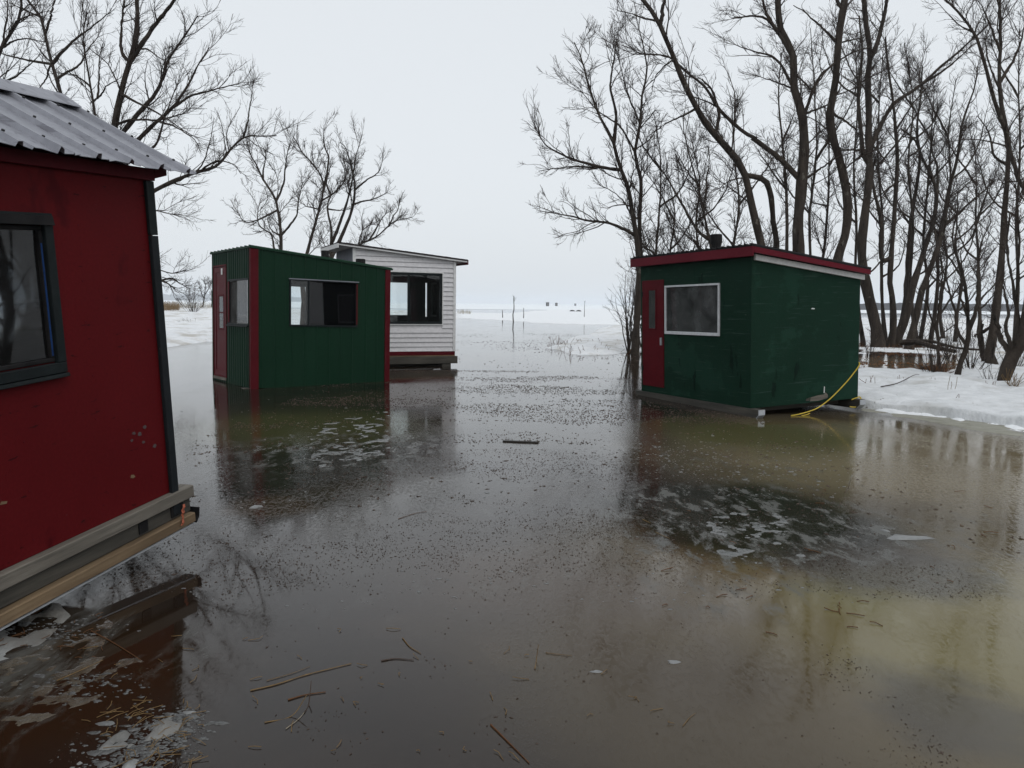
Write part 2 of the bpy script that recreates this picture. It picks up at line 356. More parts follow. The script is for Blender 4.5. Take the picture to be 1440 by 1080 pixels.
    h2 = nd(nt, 'ShaderNodeMath', operation='MULTIPLY_ADD'); nt.links.new(noise(nt, v, 2.2, 3), h2.inputs[0]); h2.inputs[1].default_value = .18; nt.links.new(h3.outputs[0], h2.inputs[2])
    bump(nt, p, h2.outputs[0], .20, .004)
    return m
MAT['water'] = water_mat()

# ------------------------------------------------------------------ ground: water, snow, far ice
def sheet(name, poly, z, mat, kind='structure'):
    o = raw_mesh(name, [(p[0], p[1], z) for p in poly], [np.arange(len(poly))[None, :]], mat); tag(o, kind=kind); return o
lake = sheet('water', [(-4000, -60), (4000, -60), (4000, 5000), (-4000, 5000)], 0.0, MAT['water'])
far_ice = sheet('lake_ice', [(-4000, 190), (-60, 175), (40, 200), (4000, 230), (4000, 4990), (-4000, 4990)], 0.02, MAT['far_ice'])

def poly_sd(px, py, poly):
    d2 = np.full(px.shape, 1e18); inside = np.zeros(px.shape, bool); n = len(poly)
    for i in range(n):
        ax, ay = poly[i]; bx, by = poly[(i + 1) % n]
        ex, ey = bx - ax, by - ay; t = np.clip(((px - ax) * ex + (py - ay) * ey) / (ex * ex + ey * ey + 1e-12), 0, 1)
        d2 = np.minimum(d2, (px - ax - t * ex) ** 2 + (py - ay - t * ey) ** 2)
        c = ((ay > py) != (by > py)); xi = ax + (py - ay) / (ey if abs(ey) > 1e-12 else 1e-12) * ex
        inside ^= c & (px < xi)
    d = np.sqrt(d2); return np.where(inside, d, -d)
def snow_patch(name, poly, res, height, w, jag, mat, seed, rough=.05, grow=0.0, zoff=0.0, smooth=True, holes=None):
    poly = [(p[0], p[1]) for p in poly]; P = np.array(poly)
    x0, y0 = P.min(0) - .5; x1, y1 = P.max(0) + .5
    xs = np.arange(x0, x1 + res, res); ys = np.arange(y0, y1 + res, res)
    X, Y = np.meshgrid(xs, ys); X = X + res * .3 * vnoise(X / res * .7, Y / res * .7, seed + 5); Y = Y + res * .3 * vnoise(X / res * .7, Y / res * .7, seed + 6)
    d = poly_sd(X, Y, poly) + jag * fbm(X / (jag * 4 + .1), Y / (jag * 4 + .1), seed, 4)
    if holes: d = np.minimum(d, (fbm(X * holes[0], Y * holes[0], seed + 31, 5) + holes[1]) * holes[2])
    Z = height * (1 - np.exp(-np.clip(d, 0, None) / w)) * (1 + .35 * fbm(X * .45, Y * .45, seed + 3)) + rough * fbm(X * 1.6, Y * 1.6, seed + 9, 5) * np.clip(d / (w * 2), 0, 1)
    Z = Z + np.clip(d, 0, 12) * grow
    Z = np.where(d < 0, np.maximum(d, -res * 2) * .6, Z) + zoff
    ny, nx = X.shape; idx = np.arange(nx * ny).reshape(ny, nx)
    keep = (Z > -.02 + zoff); q = keep[:-1, :-1] | keep[1:, :-1] | keep[:-1, 1:] | keep[1:, 1:]
    F = np.stack([idx[:-1, :-1][q], idx[:-1, 1:][q], idx[1:, 1:][q], idx[1:, :-1][q]], 1)
    used = np.unique(F); rem = np.full(nx * ny, -1); rem[used] = np.arange(len(used))
    V = np.stack([X.ravel(), Y.ravel(), Z.ravel()], 1)[used]
    o = raw_mesh(name, V, [rem[F]], mat, smooth=smooth); tag(o, kind='structure')
    def hgt(x, y):
        i = int(round((x - x0) / res)); j = int(round((y - y0) / res))
        return float(Z[min(max(j, 0), ny - 1), min(max(i, 0), nx - 1)])
    return o, hgt
gp = lambda L: [G(*q)[:2] for q in L]
# near bank on the right, in front of the flooded thicket
bank_poly = gp([(1150, 560), (1205, 573), (1240, 577), (1300, 583), (1350, 590), (1400, 597), (1450, 604)]) + [(9.5, 9.0), (16, 8.6), (16, 22)] + gp([(1440, 508), (1352, 507), (1338, 525), (1290, 527), (1205, 525), (1150, 522)])
bank, bank_h = snow_patch('snow_bank', bank_poly, .06, .15, .10, .16, MAT['snow_bank'], 3, .10)
lip, _ = snow_patch('snow_lip', gp([(1203, 574), (1240, 578), (1300, 584), (1350, 591), (1400, 598), (1450, 605), (1450, 588), (1350, 577), (1240, 566), (1203, 563)]), .028, .165, .012, .13, MAT['snow_bank'], 29, .06)
shelf, _ = snow_patch('ice_shelf', gp([(1195, 578), (1240, 584), (1300, 592), (1360, 603), (1420, 612), (1460, 614), (1460, 598), (1350, 584), (1240, 571)]), .05, .014, .05, .20, MAT['ice_shelf'], 11, .004, holes=(2.2, .22, .3))
shelf2, _ = snow_patch('snow_ledge', gp([(1212, 577), (1260, 582), (1330, 590), (1350, 595), (1400, 600), (1440, 606), (1440, 596), (1350, 586), (1240, 574)]), .04, .05, .04, .16, MAT['snow'], 19, .02, holes=(2.6, .05, .3))
back_poly = gp([(775, 489), (786, 481), (830, 469), (850, 460), (880, 457), (1000, 453), (1100, 451), (1240, 448), (1440, 450)]) + [(90, 70), (90, 25)] + gp([(1600, 498), (1440, 506), (1370, 500), (1335, 486), (1310, 478), (1240, 477), (1150, 485), (1000, 490), (900, 493), (850, 499), (806, 500)])
back, back_h = snow_patch('snow_field', back_poly, .4, .16, .4, .5, MAT['snow_dirty'], 5, .10)
left_poly = [(-60, 22), (-20, 18.5)] + gp([(60, 506), (150, 506), (205, 497), (232, 490), (300, 481), (420, 471), (520, 462), (600, 455), (652, 447), (652, 440), (500, 437), (300, 434)]) + [(-120, 120)]
lshore, left_h = snow_patch('snow_shore', left_poly, .6, .14, .5, .6, MAT['snow_dirty'], 7, .20, .012)
strip, _ = snow_patch('snow_strip', gp([(540, 441), (640, 447), (700, 450), (760, 454), (870, 457), (1000, 453), (1000, 438), (870, 434), (760, 436.5), (700, 441), (640, 439.5)]), 1.6, .10, 1.0, 2.0, MAT['snow'], 9, .05)
# slush and old snow at the feet of the red shack
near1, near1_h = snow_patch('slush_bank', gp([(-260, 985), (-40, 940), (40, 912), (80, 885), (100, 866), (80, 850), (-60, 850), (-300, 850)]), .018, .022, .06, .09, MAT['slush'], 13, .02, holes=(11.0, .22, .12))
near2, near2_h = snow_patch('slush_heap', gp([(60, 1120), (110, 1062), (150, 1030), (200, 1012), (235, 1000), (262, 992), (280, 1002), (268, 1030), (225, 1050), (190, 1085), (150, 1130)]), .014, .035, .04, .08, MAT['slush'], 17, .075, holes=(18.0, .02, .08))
near3, _ = snow_patch('thin_slush', gp([(-60, 960), (60, 900), (110, 860), (160, 850), (170, 905), (222, 930), (200, 955), (140, 985), (60, 1010), (-60, 1040)]), .012, .004, .05, .10, MAT['slush_wet'], 23, .007, holes=(15.0, -.14, .10))

def hill(name, px0, px1, base_y, Y, h, mat, seed, n=200, label=None):
    """far wood/shore: ragged ridge with real depth"""
    a = at(px0, base_y, Y); b = at(px1, base_y, Y); rs = np.random.RandomState(seed)
    V = []; F = []
    t = np.linspace(0, 1, n)
    for row in range(4):
        for i in range(n):
            env = min(1, 8 * t[i], 8 * (1 - t[i])) ** .5
            hh = h * env * (.72 + .25 * fbm(np.array([t[i] * 30]), np.array([row * 3.3]), seed)[0] + .12 * rs.rand()) * [0, 1, 1.02, 0][row]
            V.append((a[0] + (b[0] - a[0]) * t[i], Y + row * 12 + (b[1] - a[1]) * t[i], max(0, hh)))
    for row in range(3):
        for i in range(n - 1):
            F.append((row * n + i, row * n + i + 1, (row + 1) * n + i + 1, (row + 1) * n + i))
    o = raw_mesh(name, V, [np.array(F)], mat); return o
tag(hill('far_treeline', 1120, 2400, 436, 430, 4.9, MAT['treeline'], 4, 420), 'dark leafless wood along the far shore at right', 'treeline', kind='stuff')
tag(hill('hills', -900, 520, 424, 2600, 26, MAT['treeline'], 8, 200), kind='structure')

# ------------------------------------------------------------------ fishing shacks
def pose(name, loc, yaw, rx, ry, label, cat):
    o = empty(name, (0, 0, 0), label, cat)
    R = Matrix.Rotation(math.radians(rx), 4, 'X') @ Matrix.Rotation(math.radians(ry), 4, 'Y') @ Matrix.Rotation(math.radians(yaw), 4, 'Z')
    o.matrix_world = Matrix.Translation(loc) @ R
    return o
def columns(u0, u1, z0, top, openings):
    """split a wall rectangle with a sloping top around openings -> list of (ua, ub, za_bottom, zta, ztb)"""
    cuts = sorted({u0, u1} | {c for o in openings for c in (o[0], o[1]) if u0 < c < u1}); out = []
    for a, b in zip(cuts[:-1], cuts[1:]):
        mid = (a + b) / 2; os_ = sorted([o for o in openings if o[0] < mid < o[1]], key=lambda o: o[2]); z = z0
        for o in os_:
            if o[2] > z + 1e-4: out.append((a, b, z, o[2], o[2]))
            z = o[3]
        out.append((a, b, z, top(a), top(b)))
    return out
def wall(mb, axis, p0, p1, u0, u1, z0, top, openings=()):
    for a, b, z, ta, tb in columns(u0, u1, z0, top, openings):
        if min(ta, tb) <= z + 1e-4: continue
        if axis == 'x': mb.hexa([(a,p0,z),(b,p0,z),(b,p1,z),(a,p1,z),(a,p0,ta),(b,p0,tb),(b,p1,tb),(a,p1,ta)])
        else: mb.hexa([(p0,a,z),(p1,a,z),(p1,b,z),(p0,b,z),(p0,a,ta),(p1,a,ta),(p1,b,tb),(p0,b,tb)])
    return mb
def ribs(mb, axis, face, out, u0, u1, pitch, z0, top, openings, w=.034, proud=.013):
    """trapezoid ribs standing proud of a wall face; out = -1 or +1"""
    u = u0 + pitch * .5
    while u < u1 - .02:
        for a, b, z, ta, tb in columns(u - w / 2, u + w / 2, z0, top, [o for o in openings if o[0] < u + w and o[1] > u - w and True]):
            tt = min(ta, tb) - .002
            if tt <= z + .01: continue
            prof = [(u - w/2, 0), (u + w/2, 0), (u + w/4, proud), (u - w/4, proud)]
            if axis == 'x': mb.prism(prof, z + .001, tt, lambda p, t: (p[0], face + out * p[1], t))
            else: mb.prism(prof, z + .001, tt, lambda p, t: (face + out * p[1], p[0], t))
        u += pitch
    return mb
def frame_rect(name, mat, parent, axis, p0, p1, u0, u1, z0, z1, w, bevel=.003, wb=None):
    wb = wb or w; m = MB()
    for (a, b, c, d) in ((u0, u1, z1 - w, z1), (u0, u1, z0, z0 + wb), (u0, u0 + w, z0 + wb, z1 - w), (u1 - w, u1, z0 + wb, z1 - w)):
        if axis == 'x': m.box(a, b, p0, p1, c, d)
        else: m.box(p0, p1, a, b, c, d)
    return m.build(name, mat, parent, bevel)
def pane(name, mat, parent, axis, p, u0, u1, z0, z1, th=.004):
    m = MB()
    if axis == 'x': m.box(u0, u1, p, p + th, z0, z1)
    else: m.box(p, p + th, u0, u1, z0, z1)
    return m.build(name, mat, parent)
def pipe(parent, x, y, z0, z1, r=.07, capw=.0):
    m = MB(); m.tube([(x, y, z0), (x, y, z1)], r, 14)
    o = m.build('stove_pipe', MAT['black_metal'], parent)
    if capw:
        c = MB(); c.tube([(x, y, z1 - .13), (x, y, z1), (x, y, z1 + .01)], [r * 1.25, r * 1.25, r * 1.1], 14); c.build('pipe_cap', MAT['black_metal'], o)
    return o

# ---- red shack in the left foreground
red = pose('ice_fishing_shack', (-1.977, 4.495, .39), 77.35, 3.8, -.95, 'dark red plywood shack with ribbed metal roof, nearest on the left', 'shack')
RW, RX0 = 1.30, -3.0           # width, near end
op = [(-1.72, -.775, .885, 1.485)]
m = wall(MB(), 'x', 0, .03, -1.22 + .0, 0, 0, lambda u: 1.80, [(-1.22, -.777, .868, 1.502)]); m.build('wall_panel', MAT['red_ply'], red)
m = wall(MB(), 'x', 0, .03, RX0, -1.224, 0, lambda u: 1.80, [(-1.72, -1.224, .868, 1.502)]); m.build('wall_panel', MAT['red_ply'], red)
part('wall_panel', MAT['red_ply'], red, (RX0, 0, RW - .03, RW, 0, 1.80))
def gable(x0, x1):
    m = MB(); m.prism([(.03, 0), (RW - .03, 0), (RW - .03, 1.80), (.65, 2.16), (.03, 1.80)], x0, x1, lambda p, t: (t, p[0], p[1])); return m
gable(-.03, -.001).build('gable_wall', MAT['red_ply'], red); gable(RX0 + .001, RX0 + .03).build('gable_wall', MAT['red_ply'], red)
part('floor', MAT['plywood_in'], red, (RX0 + .03, -.03, .03, RW - .03, .0, .03))
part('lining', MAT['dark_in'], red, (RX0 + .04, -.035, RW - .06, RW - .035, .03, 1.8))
m = MB(); rw = random.Random(12)
for xx in (-.10, -.55, -1.0, -1.20, -1.245, -1.6):
    for zz in np.arange(.08, 1.75, .235):
        if -.72 > xx > -1.83 and .76 < zz < 1.6: continue
        x_, z_ = xx + rw.uniform(-.008, .008), zz + rw.uniform(-.02, .02); m.tube([(x_, -.0004, z_), (x_, -.0022, z_)], .0048, 7)
tag(m.build('screw_heads', MAT['red_dark'], red), kind='stuff')
def red_scab(mat, prof): m = MB(); m.prism(prof, -.0018, -.0003, lambda p, t: (p[0], t, p[1])); m.build('paint_chip', MAT[mat], red)
red_scab('wood_tan', [(-.345, .175), (-.325, .168), (-.308, .172), (-.318, .186), (-.338, .190)]); red_scab('wood_tan', [(-1.16, .29), (-1.125, .285), (-1.12, .295), (-1.15, .302)])
for (cx, cz, w_) in ((-.245, .395, .022), (-.29, .41, .016), (-.20, .425, .018), (-.22, .345, .014), (-.31, .375, .012), (-.13, .30, .020)):
    red_scab('scuff', [(cx + w_ * math.cos(t) * rw.uniform(.5, 1.2), cz + w_ * .6 * math.sin(t) * rw.uniform(.5, 1.2)) for t in np.linspace(0, 2 * math.pi, 9, endpoint=False)])
# corner trim, painted black and chipped, in two lengths
part('corner_trim', MAT['frame_dark'], red, (-.045, .018, -.022, -.002, 1.47, 1.76), (.002, .020, -.002, .06, 1.47, 1.76), bevel=.002)
part('corner_trim', MAT['black_trim'], red, (-.042, .016, -.024, -.002, -.14, 1.466), (.002, .018, -.002, .06, -.02, 1.466), bevel=.002)
part('eave_board', MAT['red_dark'], red, (RX0, .02, -.030, -.002, 1.762, 1.826), bevel=.003)
MB().hexa([(.0205,-.030,1.775),(.125,-.030,1.80),(.125,-.002,1.80),(.0205,-.002,1.775),(.0205,-.030,1.868),(.125,-.030,1.868),(.125,-.002,1.880),(.0205,-.002,1.880)]).build('rafter_end', MAT['red_dark'], red, .003)
# window
w = frame_rect('window', MAT['frame_dark'], red, 'x', -.028, -.001, -1.78, -.728, .815, 1.555, .050)
MB().hexa([(-1.79,-.036,.794),(-.722,-.036,.794),(-.722,-.001,.794),(-1.79,-.001,.794),(-1.79,-.032,.812),(-.722,-.032,.812),(-.722,-.001,.813),(-1.79,-.001,.813)]).build('sill', MAT['frame_dark'], w, .003)
MB().hexa([(-1.78,-.044,1.500),(-.732,-.044,1.500),(-.732,-.0285,1.500),(-1.78,-.0285,1.500),(-1.78,-.034,1.545),(-.732,-.034,1.545),(-.732,-.0285,1.545),(-1.78,-.0285,1.545)]).build('head_flashing', MAT['black_metal'], w, .002)
frame_rect('sash', MAT['black_metal'], w, 'x', -.010, .028, -1.715, -.779, .870, 1.498, .020)
part('tape_strip', MAT['blue_tape'], w, (-.797, -.788, -.0125, -.0105, .90, 1.42))
pane('pane', MAT['glass_red'], w, 'x', .008, -1.694, -.800, .891, 1.477)
# metal roof: separate ribbed sheets, screws, ridge cap
EY, EZ, RY, RZ, XE = -.15, 1.812, .64, 2.235, .254
sl = np.array([0, RY - EY, RZ - EZ]); SL = np.linalg.norm(sl); sdir = sl / SL; nrm = np.array([0, -sdir[2], sdir[1]])
def roofpt(x, s, h): return np.array([x, EY, EZ]) + sdir * s + nrm * h
rr = random.Random(5); x1 = XE; sheetn = 0; screws = MB()
PITCH_R = .2286
while x1 > RX0 - .1:
    nrib = 4; x0 = x1 - nrib * PITCH_R; m = MB(); lift = .004 * (sheetn % 2)
    prof = []
    for k in range(nrib):
        c = x0 + (k + .5) * PITCH_R
        prof += [(c - .5 * PITCH_R, 0), (c - .019, 0), (c - .011, .024), (c + .011, .024), (c + .019, 0)]
        prof += [(c + .07, 0), (c + .076, .004), (c + .082, 0)]
        for q in (-.055, .055): prof += []
    prof.append((x1 - .0, 0))
    n = len(prof); ss = np.linspace(0, SL, 9)
    curl = [rr.uniform(-.004, .010) for _ in prof]
    for h in (0, -.0025):
        for si, s in enumerate(ss):
            for (px_, hh), cu in zip(prof, curl):
                m.v.append(tuple(roofpt(px_, s, hh + lift + h + (cu if si == 0 else .3 * cu if si == 1 else 0) )))
    nn = len(ss)
    for i in range(nn - 1):
        for j in range(n - 1):
            a = i * n + j; m.f.append((a, a + 1, a + n + 1, a + n)); b = nn * n + a; m.f.append((b + n, b + n + 1, b + 1, b))
    for j in range(n - 1): m.f.append((j + 1, j, nn * n + j, nn * n + j + 1))
    m.build('roof_sheet', MAT['galv'], red)
    for k in range(nrib):
        c = x0 + (k + .5) * PITCH_R
        for s in (.10, .40, .70):
            q = roofpt(c + rr.uniform(-.004, .004), s + rr.uniform(-.01, .01), .024 + lift); screws.tube([q - nrm * .002, q + nrm * .008], .007, 6)
    x1 = x0; sheetn += 1
tag(screws.build('screws', MAT['screw'], red), kind='stuff')
m = MB()   # far slope of the roof (seen only from elsewhere)
bz = lambda y: RZ - (y - RY) * .55
m.hexa([(RX0-.1,RY+.01,bz(RY)-.006),(XE,RY+.01,bz(RY)-.006),(XE,RW+.14,bz(RW+.14)-.006),(RX0-.1,RW+.14,bz(RW+.14)-.006),(RX0-.1,RY+.01,bz(RY)),(XE,RY+.01,bz(RY)),(XE,RW+.14,bz(RW+.14)),(RX0-.1,RW+.14,bz(RW+.14))]).build('roof_sheet', MAT['galv'], red)
m = MB(); m.prism([(-.135, -.064), (-.13, -.056), (-.02, .018), (.02, .018), (.13, -.048), (.125, -.056), (.018, .012), (-.018, .012)], RX0 - .1, .15,
                  lambda p, t: (t, RY + p[0], RZ + .022 + p[1])); m.build('ridge_cap', MAT['galv'], red)
part('ceiling', MAT['dark_in'], red, (RX0 + .04, -.035, .04, RW - .04, 1.765, 1.79))
# skid of stacked lumber
part('skid_board', MAT['wood_grey'], red, (RX0, .135, -.040, .055, -.075, -.003), bevel=.005)
part('skid_board', MAT['wood_dark'], red, (RX0, .128, -.012, .050, -.165, -.078), bevel=.005)  # recess shadow put into this board's darker tone
c = part('skid_runner', MAT['wood_tan'], red, (RX0, .118, -.050, .045, -.226, -.168), bevel=.005)
part('runner_shoe', MAT['galv_cut'], c, (RX0, .10, -.052, .045, -.236, -.229))
m = MB(); m.prism([(.121, -.236), (.150, -.205), (.158, -.150), (.150, -.150), (.142, -.200), (.121, -.226)], -.052, .045, lambda p, t: (p[0], t, p[1])); m.build('shoe_end', MAT['black_metal'], c)
part('skid_board', MAT['wood_dark'], red, (RX0, .12, RW - .06, RW + .03, -.226, -.003), bevel=.005)
part('hinge_plate', MAT['black_metal'], red, (-.335, -.262, -.020, -.0125, -.150, -.085), bevel=.002)
part('hinge_plate', MAT['black_metal'], red, (-.06, .05, -.020, -.0125, -.150, -.085), bevel=.002)
tw = MB(); rt = random.Random(2)
for k in range(5):
    z = np.linspace(-.085, -.20, 9); pts = [(.005 - .035 * i / 8 + rt.uniform(-.010, .010), -.054 - .006 * (i % 2) - (.004 if i > 5 else 0), zz) for i, zz in enumerate(z)]
    tw.tube(pts, .0035, 5)
tw.build('twine', MAT['twine'], red)

# ---- green metal-sided shack, left of centre
grl = pose('ice_fishing_shack', (-4.44, 13.262, .03), 37.57, -1.34, .75, 'green ribbed-metal shack with red corner trim beside the white shack', 'shack')
A, B, H0, H1 = 2.63, 2.164, 2.36, 2.14
top = lambda u: H0 + (H1 - H0) * u / A
fo = [(.675, 1.945, 1.065, 1.865)]
cut = [0.06, .60, 2.02, 2.57]
for a, b in zip(cut[:-1], cut[1:]):
    m = wall(MB(), 'x', 0, .02, a, b - .002, -.02, top, fo); ribs(m, 'x', 0, -1, a, b - .002, .2286, -.02, top, fo, .034, .009); m.build('siding_sheet', MAT['green_metal'], grl)
lo = [(.115, 1.20, 1.06, 1.86), (1.33, 2.03, .07, 2.11)]
for a, b in ((.06, 1.26), (1.262, B)):
    m = wall(MB(), 'y', 0, .02, a, b - .002, -.02, lambda u: H0, lo); ribs(m, 'y', 0, -1, a, b - .002, .115, -.02, lambda u: H0, lo, .03, .012); m.build('siding_sheet', MAT['green_metal'], grl)
bo = [(1.05, 1.90, 1.03, 1.86)]
wall(MB(), 'x', B - .02, B, .02, A, -.02, top, bo).build('back_wall', MAT['green_metal'], grl)
wall(MB(), 'y', A - .02, A, .02, B - .021, -.02, lambda u: H1).build('end_wall', MAT['green_metal'], grl)
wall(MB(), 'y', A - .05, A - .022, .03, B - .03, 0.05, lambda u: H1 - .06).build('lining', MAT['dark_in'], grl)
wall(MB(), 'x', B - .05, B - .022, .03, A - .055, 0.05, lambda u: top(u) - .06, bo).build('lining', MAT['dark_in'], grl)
part('floor', MAT['plywood_in'], grl, (.03, A - .06, .03, B - .06, .0, .04))
part('bench', MAT['plywood_in'], grl, (1.5, A - .06, 1.2, B - .06, .04, .48))
m = MB(); th = .03
m.hexa([(-.03,-.03,top(-.03)),(A+.05,-.03,top(A+.05)),(A+.05,B+.03,top(A+.05)),(-.03,B+.03,top(-.03)),(-.03,-.03,top(-.03)+th),(A+.05,-.03,top(A+.05)+th),(A+.05,B+.03,top(A+.05)+th),(-.03,B+.03,top(-.03)+th)])
for k in range(11):
    y = .0 + k * .21; m.hexa([(-.035,y,top(-.03)+th),(A+.05,y,top(A+.05)+th),(A+.05,y+.04,top(A+.05)+th),(-.035,y+.04,top(-.03)+th),(-.035,y+.01,top(-.03)+th+.018),(A+.05,y+.01,top(A+.05)+th+.018),(A+.05,y+.03,top(A+.05)+th+.018),(-.035,y+.03,top(-.03)+th+.018)])
m.build('roof', MAT['green_roof'], grl)
part('corner_trim', MAT['red_dark'], grl, (-.016, .115, -.018, -.003, -.03, H0 - .015), (-.018, -.003, -.003, .055, -.03, H0 - .01), bevel=.002)
part('corner_trim', MAT['red_dark'], grl, (A - .10, A + .006, -.018, -.003, -.03, H1 - .0), bevel=.002)
w = frame_rect('window', MAT['frame_dark'], grl, 'x', -.020, .03, .66, 1.96, 1.05, 1.88, .030)
part('head_flashing', MAT['grey_metal_panel'], w, (.645, 1.975, -.042, -.0205, 1.868, 1.885))
pane('pane', MAT['glass'], w, 'x', .008, .69, 1.03, 1.08, 1.85); pane('pane', MAT['glass_tint'], w, 'x', .020, 1.0, 1.93, 1.08, 1.85)
part('mullion', MAT['frame_dark'], w, (1.005, 1.03, .000, .0078, 1.08, 1.85))
part('jamb_strip', MAT['red_dark'], w, (1.932, 1.955, -.024, -.0205, 1.10, 1.84))
w = frame_rect('window', MAT['frame_dark'], grl, 'y', -.018, .03, .11, 1.20, 1.05, 1.86, .03)
pane('pane', MAT['glass_dusty'], w, 'y', .006, .14, 1.17, 1.08, 1.83)
part('jamb_strip', MAT['alu'], w, (-.022, -.0185, .125, .140, 1.09, 1.82)); part('jamb_strip', MAT['red_dark'], w, (-.022, -.0185, 1.10, 1.19, 1.09, 1.82))
part('sill', MAT['frame_dark'], w, (-.05, -.0185, .09, 1.22, 1.025, 1.048), bevel=.003)
w = frame_rect('back_window', MAT['frame_dark'], grl, 'x', B - .03, B + .012, 1.05, 1.90, 1.03, 1.86, .03); pane('pane', MAT['glass'], w, 'x', B - .01, 1.08, 1.87, 1.06, 1.83)
d = part('door', MAT['red_door'], grl, (.004, .03, 1.335, 2.025, .075, 2.105))
frame_rect('door_stile', MAT['red_door'], d, 'y', -.006, .003, 1.345, 2.015, .10, 2.095, .09)
frame_rect('door_window', MAT['red_dark'], d, 'y', -.010, .0035, 1.44, 1.76, .94, 1.60, .035); pane('pane', MAT['glass_dusty'], d, 'y', -.004, 1.48, 1.72, .98, 1.56)
part('muntin', MAT['red_dark'], d, (-.009, -.0045, 1.478, 1.722, 1.25, 1.275))
part('sticker', MAT['paper'], d, (-.0085, -.0065, 1.52, 1.60, 1.96, 2.075))
part('threshold', MAT['wood_grey_y'], grl, (-.03, -.002, 1.31, 2.04, .02, .068), bevel=.003)
frame_rect('door_casing', MAT['red_dark'], grl, 'y', -.014, -.0005, 1.30, 2.06, .070, 2.14, .032)
pipe(grl, 1.86, 1.2, top(1.86), top(1.86) + .30, .062, 1); pipe(grl, 2.32, .6, top(2.32) + .0, top(2.32) + .18, .075, 1)
part('skid', MAT['wood_dark'], grl, (-.1, A + .08, .10, .24, -.12, -.022), bevel=.006); part('skid', MAT['wood_dark'], grl, (-.1, A + .08, B - .24, B - .10, -.12, -.022), bevel=.006)

# ---- white vinyl-sided shack behind it
wh = pose('ice_fishing_shack', (-3.578, 17.613, .207), 23.24, .1, .3, 'white lap-sided shack with big dark-framed window and sloping roof', 'shack')
A, B, H0, H1 = 2.405, 2.0, 2.50, 2.275
wtop = lambda u: H0 + (H1 - H0) * u / A
fo = [(.55, 2.05, .83, 1.955)]
wall(MB(), 'x', .014, .05, .0, A, .165, wtop, fo).build('wall_sheathing', MAT['white_vinyl'], wh)
ro = [(1.20, 1.72, .95, 1.80)]; bo = [(.45, 1.86, .93, 1.83), (2.262, 2.315, .93, 1.80)]
wall(MB(), 'y', A - .05, A - .002, .051, B - .05, .165, lambda u: H1 - .01, ro).build('end_wall', MAT['white_vinyl'], wh)
wall(MB(), 'x', B - .048, B, .0, A, .165, wtop, bo).build('back_wall', MAT['white_vinyl'], wh)
wall(MB(), 'y', .002, .05, .051, B - .05, .165, lambda u: H0 - .0, ()).build('porch_wall', MAT['grey_metal_panel'], wh)
m = MB(); ribs(m, 'y', .002, -1, .05, B - .05, .10, .165, lambda u: H0 - .01, ()); m.build('porch_panel', MAT['grey_metal_panel'], wh)
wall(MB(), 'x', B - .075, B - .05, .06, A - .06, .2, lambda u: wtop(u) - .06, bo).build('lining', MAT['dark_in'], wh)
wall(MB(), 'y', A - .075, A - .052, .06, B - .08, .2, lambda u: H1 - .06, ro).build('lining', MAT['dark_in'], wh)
part('floor', MAT['plywood_in'], wh, (.055, A - .055, .055, B - .055, .165, .20))
z = .165
while z < H0 - .02:                                     # each lap board a piece of its own
    zt = min(z + .108, H0)
    spans = [(.055, A - .055)] if (zt < .80 or z > 1.985) else [(.055, .515), (2.085, A - .055)]
    for (a, b) in spans:
        if wtop(a) <= zt:            # boards cut along the roof slope
            if wtop(a) - z < .02: continue
            b = min(b, (zt - .0 - H0) / (H1 - H0) * A) if zt < H0 else b
        be = b; tb = min(zt, wtop(be) - .003); ta = min(zt, wtop(a) - .003)
        if tb <= z + .005:
            be = min(be, (z + .02 - H0) / (H1 - H0) * A); tb = min(zt, wtop(be) - .003)
            if be < a + .05: continue
        MB().hexa([(a,-.014,z+.003),(be,-.014,z+.003),(be,.013,z+.003),(a,.013,z+.003),(a,.008,ta-.001),(be,.008,tb-.001),(be,.013,tb-.001),(a,.013,ta-.001)]).build('siding_board', MAT['white_vinyl'], wh)
    z += .108
part('corner_post', MAT['white_trim'], wh, (-.01, .053, -.018, .013, .165, wtop(.05) - .01), bevel=.003)
part('corner_post', MAT['white_trim'], wh, (A - .053, A + .012, -.018, .013, .165, H1 - .01), (A - .001, A + .012, .0135, .06, .165, H1 - .012), bevel=.003)
part('base_board', MAT['red_dark'], wh, (.0, A, -.016, .03, .075, .162), bevel=.003)
part('sill_beam', MAT['wood_tan'], wh, (0, A, -.010, .03, .050, .073))
part('skid', MAT['wood_dark'], wh, (-.05, A + .06, -.04, .10, -.125, .048), bevel=.006); part('skid', MAT['wood_dark'], wh, (-.05, A + .06, B - .12, B, -.22, .048), bevel=.006)
part('shade_beam', MAT['driftwood'], wh, (.0, A - .05, .16, .30, -.22, -.128), bevel=.006)  # added dark beam, stands in for the black shade under the shack
for xx in (.3, A - .32): part('block', MAT['wood_dark_y'], wh, (xx, xx + .22, -.02, .155, -.22, -.128), bevel=.006)
w = frame_rect('window', MAT['frame_dark'], wh, 'x', -.022, .035, .52, 2.08, .805, 1.98, .055)
frame_rect('window_casing', MAT['white_trim'], w, 'x', -.014, .0, .49, 2.11, .775, 2.01, .029)
part('mullion', MAT['frame_dark'], w, (1.25, 1.30, -.012, .03, .86, 1.925)); pane('pane', MAT['glass'], w, 'x', .005, .575, 1.25, .86, 1.925); pane('pane', MAT['glass'], w, 'x', .012, 1.30, 2.025, .86, 1.925)
w = frame_rect('back_window', MAT['frame_dark'], wh, 'x', B - .06, B + .01, .45, 1.86, .93, 1.83, .04); pane('pane', MAT['glass'], w, 'x', B - .03, .49, 1.82, .97, 1.79)
